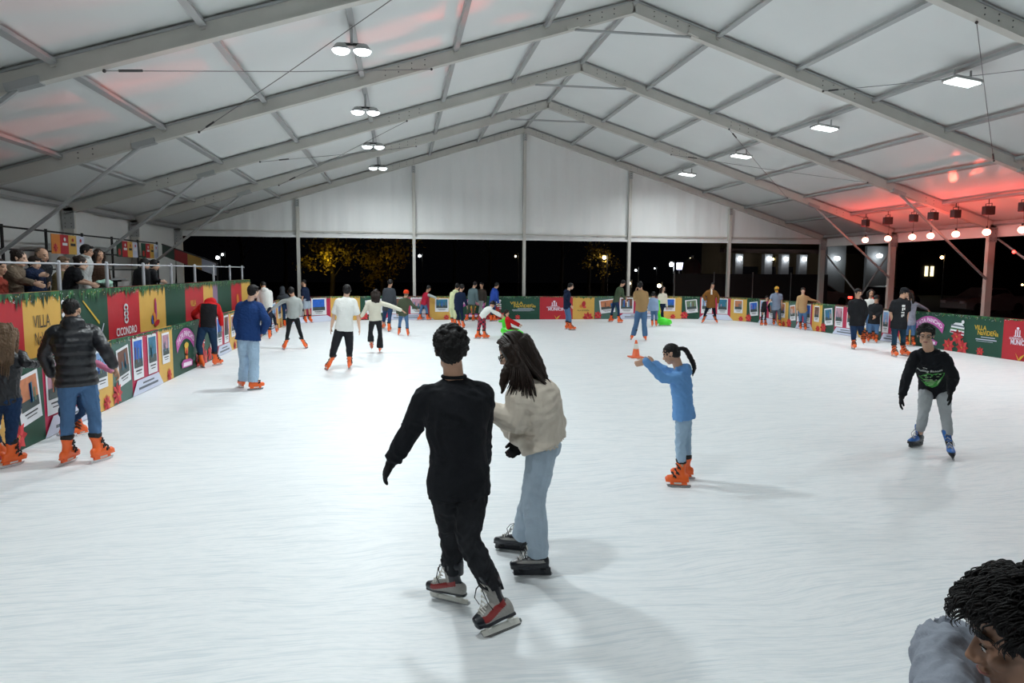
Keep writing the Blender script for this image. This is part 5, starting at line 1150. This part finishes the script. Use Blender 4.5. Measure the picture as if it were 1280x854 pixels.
def chest_tris(P, tris, off, name):
    me = P['top'].data; from mathutils.bvhtree import BVHTree
    bv = BVHTree.FromPolygons([v.co.copy() for v in me.vertices], [tuple(p.vertices) for p in me.polygons]); c = P['neck']*(1-off)+P['pel']*off; r_ = P['viewr']; u_ = P['spu']; f_ = nrm(np.cross(u_, r_)); f_ = f_ if np.dot(f_, P['fsh']) > 0 else -f_; m = MB()
    for pts, mt in tris:
        q = []
        for a, b in pts:
            loc, *_r = bv.ray_cast(Vector(c+r_*a+u_*b+f_*.6), Vector(-f_))
            if loc is None: q = []; break
            q.append(tuple(np.array(loc)+f_*.009))
        if q: m.add(q, [tuple(range(len(q)))], mt)
    return m.build(name, P['root'])
chest_tris(P4, sh2, .58, 'chest_lettering')
# --- man in black puffer jacket, seen from behind
P5 = person('man in shiny black puffer jacket and blue jeans seen from behind at the left fence', ((85, 588), (127, 584)), (89, 396), ('puffer', PUFF, {'hem': .04, 'puff': 1.2, 'hood': True, 'flare': 1.0}), ('jeans', JEAN, {'w': (1.12, 1.12, 1.2), 'rise': .36, 'wr': .006}),
    face=-6, hface=14, tilt=12, s=1.03, neck=(91, 414), pelvis=(97, 485), elL=(56, 452, -.03), wrL=(66, 478, .05), elR=(130, 442, .0), wrR=(144, 466, .06), knL=(86, 528), knR=(119, 526), toeL=35, toeR=48, hair='buzz', skin=SK[0], vox=.0085, bvox=.007, seed=5, shoulder=1.1, curl=.9, hunch=.03)
# --- woman at the left edge
P6 = person('long haired woman in dark jacket cut by the left picture edge, orange skates', ((-22, 588), (14, 592)), (8, 427), ('jacket', PUFF, {'hem': .05, 'puff': 1.08, 'wr': .005}), ('slim', JEAND, {'w': (1.15, 1.1, 1.0)}),
    face=8, hface=30, tilt=4, s=.90, neck=(6, 446), pelvis=(6, 508), elR=(33, 462, .02), wrR=(50, 463, .22), elL=(-26, 475, 0), wrL=(-20, 500, .15), knR=(16, 548), knL=(-8, 548), toeL=20, toeR=60, hair='long', hairm=HAIRL, hairlen=.42, skin=SK[1], vox=.0085, seed=3)
h, f_, hs_ = P6['hc'], P6['fr'], P6['hs']; X6 = lambda p: h+(np.array(p)*hs_) @ f_
strands(P6['root'], HAIRL, [([X6((-.2, -.1, .5)), X6((-.36, -.25, .2)), X6((-.36, -.35, -.4)), X6((-.3, -.35, -1.6))], [X6((.2, -.1, .5)), X6((.36, -.2, .2)), X6((.36, -.3, -.4)), X6((.3, -.4, -1.9))])], 160, .012, .009, .003, seed=5, name='hair_locks')
# --- child hidden behind the puffer man
P7 = person('child in pink jacket hidden behind the puffer jacket man, holding his hand', ((72, 553), (107, 550)), (98, 440), ('jacket', cloth('pink', 'c77d9c'), {'hem': .06}), ('jeans', JEAND), face=150, s=.66, hs=.2, neck=(98, 452), pelvis=(94, 497), elL=(124, 462, .0), wrL=(142, 472, -.1), knL=(104, 522), knR=(78, 524), toeL=120, toeR=-130, hair='short', hairm=HAIRD, vox=.011, seed=2)
# --- young person close to the camera at lower right
PK = person('dark haired young person in grey shirt close to the camera, lower right corner', None, (1289, 791, .0), ('shirt', cloth('slate_grey', '8b919c', bump=.25, bs=90), {'puff': 1.08, 'wr': .006, 'ws': 16, 'hem': .1}), ('jeans', JEAND), face=-152, hface=-112, tilt=14, s=.97, hs=.218, plainface=True,
    free=True, base=((1.18, .80, 0), (.98, .85, 0)), depth=1.22, neck=(1284, 864, .06), neckup=0, shdrop=-.02, elR=(1188, 905, .0), elL=(1420, 900, 0), wrR=(1120, 960, -.15), wrL=(1430, 1020, 0), hair='short', skate='orange', vox=.006, bvox=.0032, skin=SK[2], shoulder=1.06, seed=21, hroll=0)
h, f_, hs_ = PK['hc'], PK['fr'], PK['hs']; XK = lambda p: h+(np.array(p)*hs_) @ f_
for sx in (-1, 1):
    m = MB(); m.ball(tuple(XK((sx*.125, .318, .0))), .043*hs_, EYEW, n=14); m.ball(tuple(XK((sx*.125, .339, -.006))), .026*hs_, EYED, n=10); m.build('eye', PK['root'], smooth=True)
    m = MB()
    for i in range(5): z0 = .1+.012*i; m.tube([tuple(XK((sx*.05, .368, z0-.02))), tuple(XK((sx*.11, .372, z0))), tuple(XK((sx*.18, .335, z0-.005))), tuple(XK((sx*.235, .27, z0-.04)))], [.0016, .0018, .0014, .0005], HAIRB, n=5)
    m.tube([tuple(XK((sx*.075, .352, .014))), tuple(XK((sx*.125, .368, .033))), tuple(XK((sx*.178, .335, .012)))], .0014, HAIRB, n=5); m.build('eyebrow', PK['root'])
m = MB(); m.tube([tuple(XK((-.1, .352, -.245))), tuple(XK((-.05, .398, -.25))), tuple(XK((.05, .398, -.25))), tuple(XK((.1, .352, -.245)))], [.001, .0028, .0028, .001], LIP, n=6); m.build('lips', PK['root'], smooth=True)
rgk = np.random.default_rng(3); pk = []
def kpath(a, b):
    p0 = np.array((math.sin(b)*math.cos(a)*.365, -.06+math.sin(b)*math.sin(a)*.43, .17+math.cos(b)*.41)); o_ = nrm(p0-np.array((0, -.06, .1)))
    fwd_ = np.array((0, .10, .0)) if p0[1] > -.1 else np.array((0, -.06, 0))
    return [XK(p0), XK(p0+o_*.05+fwd_*.5+np.array((.0, 0, .0))), XK(p0+o_*.075+fwd_*1.1+np.array((.02, 0, -.04))), XK(p0+o_*.05+fwd_*1.3+np.array((.01, 0, -.12)))]
for i in range(230):
    a, b = rgk.uniform(0, 6.28), rgk.uniform(.0, 1.62)
    if math.sin(a) > .5 and b > 1.25: continue
    pk.append((kpath(a, b), kpath(a+.25, b+.12)))
strands(PK['root'], HAIRB, pk, 1500, .0035, .0022, .0005, seed=9, name='hair_strands', curl=.003, cw=50)
# ================================================================== THE OTHER SKATERS
JK = dict
person('man in black and red hooded jacket bending at the left fence', ((247, 465), (271, 462)), (264, 385, .25), ('jacket', cloth('black_red_jacket', (.013, .013, .016)), {'hem': .05, 'puff': 1.1, 'mats': [REDC], 'fn': lambda q: np.where((np.abs(q[:, 0]) > .165) | (q[:, 2] > -.07), 1, 0)}), ('slim', cloth('petrol_denim', '1d3550'), {'w': (1.15, 1.15, 1.1)}), face=12, s=1., neck=(262, 384, .1), pelvis=(259, 413, -.05), elL=(242, 398, .1), wrL=(246, 408, .35), elR=(275, 399), wrR=(277, 412), knL=(249, 436), knR=(268, 436), toeL=-20, toeR=50, hair='short', hunch=.05, tilt=50, hat=('hood', REDC))
person('person in blue denim jacket and wide pale jeans standing at left of the ice', ((303, 489), (318, 492)), (316, 369), ('jacket', DENJ, {'hem': .02, 'puff': 1.28, 'flare': 1.12, 'sleeve': 1.1}), ('baggy', JEANP, {'w': (1.25, 1.5, 1.9)}), face=15, hface=45, tilt=4, s=.98, neck=(312, 383), pelvis=(310, 428), elR=(333, 406, -.05), wrR=(328, 420, .1), elL=(296, 407), wrL=(300, 424), knL=(306, 458), knR=(318, 460), toeL=-20, toeR=75, hair='short', skin=SK[1])
person('person in white hoodie with hood up skating by the left fence', ((346, 420), (337, 428)), (328, 361, .1), ('hoodie', WHT, {'hem': .08, 'puff': 1.15}), ('slim', cloth('dark_navy_trousers', '151b2c')), face=10, s=1., neck=(330, 367), pelvis=(333, 389), elR=(338, 378), wrR=(338, 390), knR=(338, 403), knL=(342, 400, .2), hair='short', tilt=45, hface=-10)
person('person in light grey sweater and black leggings left of the gable post', ((355, 441), (383, 439)), (363, 368), ('sweater', GRY, {'hem': .04, 'puff': 1.08}), ('slim', BLK, {'w': (1.05, 1., .95)}), face=5, s=.93, neck=(366, 376), pelvis=(366, 400), elL=(352, 381), wrL=(339, 391), elR=(376, 386), wrR=(374, 397), knL=(360, 418), knR=(374, 416), hair='short', toeL=-15, toeR=15)
person('person in dark grey jacket almost hidden behind the grey sweater skater', ((354, 413), (361, 413)), (352, 366), ('jacket', DGREY), ('slim', JEAND), face=0, s=.96, hair='short', hat=('hood', DGREY))
person('man in navy top and pale shorts standing at the far left corner post', ((381, 403), (388, 403)), (378.5, 357), ('tshirt', NAVY, {'hem': .1, 'puff': 1.15}), ('shorts', cloth('pale_shorts', 'a9b6c4')), face=-60, s=1.0, hair='buzz', skin=SK[0])
person('man in white t-shirt and black cargo trousers gliding away, left of centre', ((409, 466), (437, 464)), (433, 366), ('tshirt', WHT, {'hem': .06, 'puff': 1.15, 'flare': 1.06}), ('jogger', BLK2, {'w': (1.2, 1.35, 1.2)}), face=5, s=1., neck=(432, 376), pelvis=(430, 413), elL=(417, 397), wrL=(414, 412), elR=(447, 398), wrR=(449, 413), knL=(418, 438), knR=(437, 436), hair='short', skin=SK[1], toeL=-15, toeR=10, tilt=2)
person('woman in cream sweater and black flared trousers, one arm stretched right', ((464, 436, 1, -.1), (475, 443)), (469, 370), ('sweater', CREAM, {'hem': .03, 'puff': 1.1}), ('flare', BLK2), face=5, s=.94, neck=(467, 378), pelvis=(469, 402), elL=(456, 390), wrL=(451, 399), elR=(486, 384), wrR=(502, 390), knL=(463, 418), knR=(475, 420), hair='long', hairlen=.3, hairm=HAIRD, pitchL=40)
person('man in charcoal hooded jacket and jeans behind the cream sweater woman', ((479, 413), (486, 417)), (487, 356), ('jacket', DGREY, {'hem': .08, 'puff': 1.15}), ('jeans', JEAND), face=20, s=1.03, neck=(486, 363), pelvis=(484, 388), hair='short', tilt=25)
person('child in orange beanie and olive jacket on the far ice', ((498, 421), (510, 422)), (507, 369), ('jacket', OLIVE, {'hem': .1, 'puff': 1.15}), ('jeans', JEAN), face=10, s=.86, neck=(506, 375), pelvis=(504, 394), elR=(514, 382), wrR=(521, 388), elL=(497, 385), wrL=(496, 394), hair='short', hairm=HAIRL, hat=('beanie', cloth('orange_beanie', 'e0431e')))
person('skater in pale top with red vest leaning on the far fence', ((523, 401), (535, 400)), (535, 362), ('jacket', cloth('red_vest', 'a82038'), {'mats': [GRY], 'fn': lambda q: np.where(np.abs(q[:, 0]) > .17, 1, 0)}), ('jeans', JEAN), face=60, s=.92, neck=(533, 368), pelvis=(529, 381), elR=(540, 372), wrR=(545, 374), hair='short', tilt=20)
person('person in pale lime outfit standing left of centre at the far end', ((565, 408), (568, 409)), (571, 359), ('hoodie', LYEL, {'hem': .1, 'puff': 1.1}), ('jogger', LYEL), face=20, s=.98, neck=(569, 366), pelvis=(566, 384), hair='short')
person('person in navy jacket beside the pale lime outfit', ((574, 410), (579, 411)), (577, 360), ('jacket', NAVY, {'hem': .1}), ('slim', NAVY), face=20, s=.95, neck=(575, 367), pelvis=(573, 386), elR=(581, 376), wrR=(583, 383), hair='short')
person('man in grey green jacket and olive trousers near the far fence', ((582, 402), (591, 402)), (593, 356), ('jacket', cloth('grey_green', '5d6f73'), {'hem': .08}), ('slim', OLIVE), face=30, s=.98, neck=(591, 362), pelvis=(589, 379), hair='short', tilt=20)
person('person in dark brown jacket and grey trousers near the far fence', ((597, 401), (604, 401)), (601, 357), ('jacket', cloth('umber', '3b352f'), {'hem': .08}), ('slim', GRY), face=-160, s=.95, hair='short')
person('person in royal blue hoodie by the far fence, behind the plaid trousers child', ((614, 402), (618, 402)), (620, 357), ('hoodie', cloth('royal_blue', '2b4aa0'), {'hem': .08}), ('slim', JEAND), face=50, s=.97, neck=(618, 363), pelvis=(615, 381), hair='short', tilt=15)
PLAID = mat('red_black_plaid', (.35, .02, .04), .8)
def plaid(m):
    nt = m.node_tree; b = nt.nodes['Principled BSDF']; tc = nt.nodes.new('ShaderNodeTexCoord'); c = nt.nodes.new('ShaderNodeTexChecker'); c.inputs['Scale'].default_value = 14; c.inputs[1].default_value = (.42, .02, .05, 1); c.inputs[2].default_value = (.03, .01, .02, 1)
    nt.links.new(tc.outputs['Object'], c.inputs['Vector']); nt.links.new(c.outputs[0], b.inputs['Base Color'])
plaid(PLAID)
person('child in white hoodie and red plaid trousers bending to push the sled', ((596, 424), (606, 424)), (615, 381, .1), ('hoodie', WHT, {'hem': .03, 'puff': 1.15}), ('jogger', PLAID), face=70, s=.80, neck=(613, 386), pelvis=(602, 397), elL=(620, 391, .1), wrL=(626, 394, .1), elR=(619, 392, -.1), wrR=(626, 396, -.1), knL=(599, 407, .1), knR=(605, 408), hair='short', tilt=50, hunch=.05)
pc = person('small child in red checked jacket sitting on the green sled', None, (633, 391), ('jacket', REDC, {'hem': .05, 'puff': 1.2}), ('slim', cloth('maroon', '5a1626')), face=80, s=.62, hs=.19, base=(G(650, 421)+Vector((0, 0, .08)), G(648, 424)+Vector((0, 0, .08))), neck=(634, 397), pelvis=(636, 410), elL=(642, 402), wrL=(650, 406), elR=(641, 404), wrR=(649, 408), knL=(647, 412), knR=(646, 413), hair='short', hairm=HAIRD, skate='shoe')
NEON = mat('neon_green_plastic', (.08, .85, .04), .35)
def seal_sled(u0, v0, u1, v1, lab, tail):
    """plastic skating aid: plump body with a raised neck handle; from the handle end (0) to the nose end (1)"""
    a, b = np.array(G(u0, v0)), np.array(G(u1, v1)); d = b-a; L = np.linalg.norm(d); d /= L; UP = np.array((0, 0, 1.)); sd = np.cross(UP, d)
    o = empty('skating_aid', tuple((a+b)/2), label=lab, cat='skating aid', group=None)
    P = lambda t, z, y=0.: a+d*t*L+UP*z+sd*y
    mobj('body', fuse([loft([P(.02, .2), P(.3, .19), P(.65, .17), P(.92, .15), P(1.05, .12)], [.15, .2, .2, .14, .05], [.12, .16, .13, .1, .05], side=sd), loft([P(.1, .06), P(.9, .06)], [.16, .14], [.05, .05], side=sd)], .014, 3), [NEON], o)
    mobj('handle', fuse([loft([P(.12, .2), P(.02, .42), P(-.03, .62), P(-.04, tail)], [.12, .09, .07, .06], [.08, .06, .05, .04], side=sd), loft([P(-.04, tail, -.17), P(-.04, tail, .17)], [.03, .03], side=UP)], .012, 2), [NEON], o)
    for s_ in (-1, 1): m = MB(); m.box(tuple(P(.5, .02, s_*.12)), (.05, .05, .04), BLADE); m.bar(tuple(P(.0, .018, s_*.12)), tuple(P(1., .018, s_*.12)), .02, .036, BLADE); m.build('runner', o)
seal_sled(630, 421, 652, 424, 'neon green plastic sled carrying the child in red', .5)
person('person in navy hoodie and jeans in profile before the red banner', ((709, 411), (714, 412)), (712.5, 357), ('hoodie', NAVY, {'hem': .08}), ('jeans', JEAN), face=75, s=.98, neck=(709, 364), pelvis=(708, 383), elR=(707, 373), wrR=(713, 381), hair='short', toe=85, skin=SK[1])
person('man in olive shirt and dark jeans leaning right, at the fourth post', ((762, 401), (774, 402)), (778, 352), ('shirt', cloth('olive_green', '4c5b45'), {'hem': .04}), ('slim', JEAND), face=55, s=1., neck=(775, 358), pelvis=(769, 376), elR=(778, 367), wrR=(781, 373), elL=(775, 366), wrL=(780, 370), hair='short', tilt=25)
person('man in tan sweater and wide jeans seen from behind near the cone', ((789, 423), (807, 424)), (799, 355), ('sweater', TAN, {'hem': .05, 'puff': 1.1}), ('baggy', JEAN, {'w': (1.1, 1.3, 1.6)}), face=-8, s=1.03, neck=(800, 362), pelvis=(801, 386), elL=(793, 373, -.1), wrL=(794, 362, .1), elR=(808, 374), wrR=(806, 384), knL=(795, 403), knR=(805, 403), hair='short', tilt=5)
person('child in pale blue jacket beside the green skating aid', ((815, 406), (820, 406)), (816, 366), ('jacket', cloth('ice_blue', '8fa6c6'), {'hem': .05, 'puff': 1.15}), ('jeans', JEAN), face=10, s=.84, neck=(816, 371), pelvis=(817, 385), hair='short')
person('woman in cream top with long brown hair behind the green skating aid', ((825, 402), (829, 402)), (828, 359), ('sweater', CREAM, {'hem': .1}), ('slim', NAVY), face=150, s=.94, hair='long', hairm=HAIRD, hairlen=.35, skin=SK[1])
seal_sled(823, 405, 838, 405, 'neon green skating aid with tall handle beside the pale blue child', 1.0)
person('bearded man in rust brown jacket standing wide with hands on hips', ((896, 401), (877, 401)), (890, 354), ('jacket', BROWN, {'hem': .12, 'puff': 1.15, 'mats': [WHT], 'fn': lambda q: np.where((np.abs(q[:, 0]) < .03) & (q[:, 1] > .03) & (q[:, 2] > -.2), 1, 0)}), ('slim', cloth('midnight', '0f1626')), face=175, s=1.02, neck=(888.5, 360), pelvis=(888, 378), elR=(879, 367), wrR=(881, 373), elL=(897, 368), wrL=(897, 376), knR=(881, 389), knL=(893, 389), hair='short', tilt=2)
person('small child in black tracksuit with white stripe beside the yellow cap man', ((956, 403), (951, 403)), (958, 369), ('jacket', cloth('black_pink', (.014, .014, .016)), {'hem': .06, 'mats': [cloth('magenta', 'b0307a')], 'fn': lambda q: np.where((np.abs(q[:, 0]) < .04) & (q[:, 1] > .05), 1, 0)}), ('slim', BLK2, {'mats': [WHT]}), face=150, s=.72, hs=.2, hair='short')
person('man in yellow cap and grey t-shirt looking down, by the far right fence', ((975, 402), (967, 403)), (970, 358), ('tshirt', cloth('blue_grey', '7b879c'), {'hem': .08, 'puff': 1.1}), ('jeans', cloth('washed_grey_denim', '4b5660')), face=180, tilt=45, s=.98, neck=(970, 363), pelvis=(970, 381), elR=(963, 370), wrR=(960, 375), elL=(976, 371), wrL=(977, 379), hair='short', hat=('cap', cloth('mustard_cap', 'c79a3e')))
person('woman in tan cardigan and blue jeans holding the right fence with one hand', ((1006, 407), (1000, 407)), (1003, 359), ('shirt', cloth('camel', 'b5946c'), {'hem': .05}), ('jeans', JEAN), face=170, s=.96, neck=(1003, 365), pelvis=(1003, 385), elL=(1012, 370), wrL=(1021, 372), hair='short', hairm=HAIRD, skin=SK[1])
person('man in black jacket and dark jeans, one skate lifted, right of centre', ((1077, 421, 1, .2), (1066, 431)), (1072, 361), ('jacket', BLK2, {'hem': .08, 'puff': 1.2}), ('jeans', JEAND, {'w': (1.2, 1.2, 1.1)}), face=160, hface=140, s=1.06, neck=(1071, 370), pelvis=(1071, 398), elR=(1062, 384), wrR=(1067, 394), elL=(1082, 385), wrL=(1079, 396), knR=(1067, 414), knL=(1076, 410), hair='short', pitchL=30, skin=SK[0])
person('woman in white top behind the black clad boy', ((1091, 420), (1084, 420)), (1088, 361), ('sweater', WHT, {'hem': .04}), ('jeans', JEAN), face=170, s=.97, hair='long', hairm=HAIRB, hairlen=.2)
person('boy in black sweatshirt with hands joined, before the woman in white', ((1096, 423), (1086, 422)), (1095, 368), ('sweater', BLK2, {'hem': .06, 'puff': 1.15}), ('jeans', JEAN), face=190, s=.92, neck=(1094, 375), pelvis=(1092, 397), elR=(1086, 384), wrR=(1091, 389, -.2), elL=(1101, 384), wrL=(1094, 390, -.2), hair='short', tilt=30)
P39 = person('man in black t-shirt with white print and black cap, facing the plaid shirt woman', ((1130, 439), (1117, 440)), (1130, 360), ('tshirt', BLK2, {'hem': .1, 'puff': 1.2}), ('jeans', cloth('teal_denim', '1f3a4d')), face=160, hface=95, tilt=18, s=1.03, neck=(1126, 369), pelvis=(1123, 400), elR=(1113, 385), wrR=(1115, 397), elL=(1134, 384), wrL=(1133, 396), hair='short', hat=('cap', BLK), toeR=150, toeL=120)
P39['viewr'] = P39['Rp']
chest_tris(P39, [([(x0, y0), (x1, y0), (x1, y1), (x0, y1)], WHT) for x0, x1, y0, y1 in ((.03, .1, .1, .15), (.04, .07, .0, .08), (.08, .11, .02, .08), (.03, .1, -.06, -.03), (.04, .07, -.16, -.09), (.08, .1, -.14, -.08))], .45, 'chest_lettering')
person('woman in plaid shirt with long brown hair, arm along the right fence', ((1141, 425), (1133, 426)), (1136, 362), ('shirt', cloth('grey_plaid', '9a9cab', vary=.4, vs=14), {'hem': .08}), ('jeans', JEAN), face=165, hface=-110, s=.98, neck=(1137, 371), pelvis=(1137, 397), elL=(1149, 376, .1), wrL=(1159, 381, .2), hair='long', hairm=HAIRD, hairlen=.35, skin=SK[1])
# traffic cone
p = G(795, 445); co = empty('traffic_cone', tuple(p), label='small orange and white traffic cone standing on the ice', cat='cone')
CONE = mat('orange_cone_plastic', (.9, .16, .05), .4)
m = MB(); m.lathe(tuple(p), [(.115, .03), (.095, .045), (.068, .22)], CONE, n=20); m.lathe(tuple(p), [(.068, .22), (.042, .35)], WPL, n=20); m.lathe(tuple(p), [(.042, .35), (.026, .41), (.03, .43), (.0, .44)], CONE, n=20); m.build('cone_body', co, smooth=True)
m = MB(); m.box(tuple(p+Vector((0, 0, .016))), (.34, .34, .03), CONE); m.build('base_plate', co, bevel=.01)

# ================================================================== SPECTATORS ON THE PLATFORM
def spectator(label, u, v, x, face, top, bottom=('slim', BLK2), **k):
    """head centre at pixel u,v in the plane x; stands on the deck"""
    hcw = np.array(on_x(u, v, x)); d = float(hcw @ np.array(HF)); s = k.pop('s', (hcw[2]-PFLOOR)/1.63); bx = k.pop('bx', x-.12); by = hcw[1]+k.pop('by', 0.)
    return person(label, None, (u, v, k.pop('hdz', 0.)), top, bottom, face=face, s=s, depth=d, base=((bx, by-.09, PFLOOR), (bx, by+.09, PFLOOR)), skate='shoe', pelvis=k.pop('pelvis', None), **k) if False else _spec(label, hcw, d, s, bx, by, u, v, face, top, bottom, k)
def _spec(label, hcw, d, s, bx, by, u, v, face, top, bottom, k):
    return person(label, None, (u, v), top, bottom, face=face, s=s, depth=d, base=((bx, by-.09, PFLOOR), (bx, by+.09, PFLOOR)), skate='shoe', free=True, **k)
XS = XU-.5
spectator('woman in taupe cardigan with glasses leaning on the platform rail', 23, 331, XS, 110, ('jacket', TAUPE, {'hem': .1}), neck=(20, 342), pelvis=(15, 372), elR=(24, 359, -.2), wrR=(42, 362, -.2), elL=(20, 358, .2), wrL=(40, 361, .1), hair='bun', hairm=HAIRD, skin=SK[1], s=.98, hs=.245)
spectator('small child in navy jacket held at the rail by the woman in taupe', 42, 337, XS+.02, 130, ('jacket', NAVY, {'hem': .1, 'puff': 1.15}), neck=(42, 344), pelvis=(42, 372), elR=(38, 354), wrR=(48, 352, -.1), hair='short', hairm=HAIRD, skin=SK[1], s=.84, hs=.215)
spectator('bald bearded man in dark jacket behind the small child', 51, 327, XS-.35, 125, ('jacket', BLK2, {'hem': .1, 'puff': 1.15}), neck=(52, 337), elL=(58, 352), wrL=(60, 362, -.2), hair='bald', hairm=HAIRG, skin=SK[0], s=1.02)
spectator('person with light brown hair in olive top behind the leaning woman', 78, 336, XS-.5, 120, ('jacket', cloth('khaki', '6b5f41'), {'hem': .1, 'puff': 1.2}), hair='short', hairm=HAIRL, skin=SK[1])
spectator('woman in black t-shirt leaning forearms on the rail beside a mint bundle', 100, 336, XS+.1, 80, ('tshirt', BLK2, {'hem': .1, 'puff': 1.1}), neck=(95, 344), pelvis=(86, 368), elR=(96, 359, -.1), wrR=(112, 362, -.15), elL=(101, 357, .2), wrL=(114, 361, .2), hair='bun', hairm=HAIRD, skin=SK[1], s=.98)
spectator('tall man in pale grey hoodie standing behind the leaning woman', 107, 321, XS-.45, 100, ('hoodie', cloth('pale_grey', 'b9bdbc'), {'hem': .1, 'puff': 1.1}), neck=(108, 331), hair='short', skin=SK[0], s=1.06)
spectator('woman with curly dark hair in brown jacket at the rail', 122, 326, XS-.35, 150, ('jacket', cloth('cocoa', '3c2a1f'), {'hem': .1}), hair='long', hairm=HAIRD, hairlen=.2, skin=SK[0], s=1.)
spectator('person in black jacket turned away, left one of the dark pair at the rail', 180, 336, XS-.1, 60, ('jacket', BLK2, {'hem': .1, 'puff': 1.25}), neck=(178, 343), pelvis=(174, 366), hair='short', skin=SK[1], s=.98)
spectator('person in black jacket facing right, right one of the dark pair at the rail', 192, 337, XS-.1, 85, ('jacket', BLK2, {'hem': .1, 'puff': 1.15}), neck=(190, 344), pelvis=(188, 366), wrR=(200, 357, -.1), elR=(193, 356, -.1), hair='short', skin=SK[1], s=.96)
spectator('person in red top at the very left edge of the platform', -2, 342, XS, 120, ('jacket', cloth('brick_red', '8c3a2e'), {'hem': .1}), hair='short', hairm=HAIRD)
c_ = on_x(131, 360.5, XU-.2); mobj_root = empty('bundle', tuple(c_), label='pale mint cloth bundle lying on the platform rail', cat='bundle')
mobj('cloth', fuse([ell(c_, (.1, .22, .07)), ell(c_+Vector((0, .12, -.05)), (.07, .12, .09)), ell(c_+Vector((0, -.2, .02)), (.07, .15, .04))], .012, 2, wr=.008, ws=40), [cloth('mint', '9ec4b4')], mobj_root)
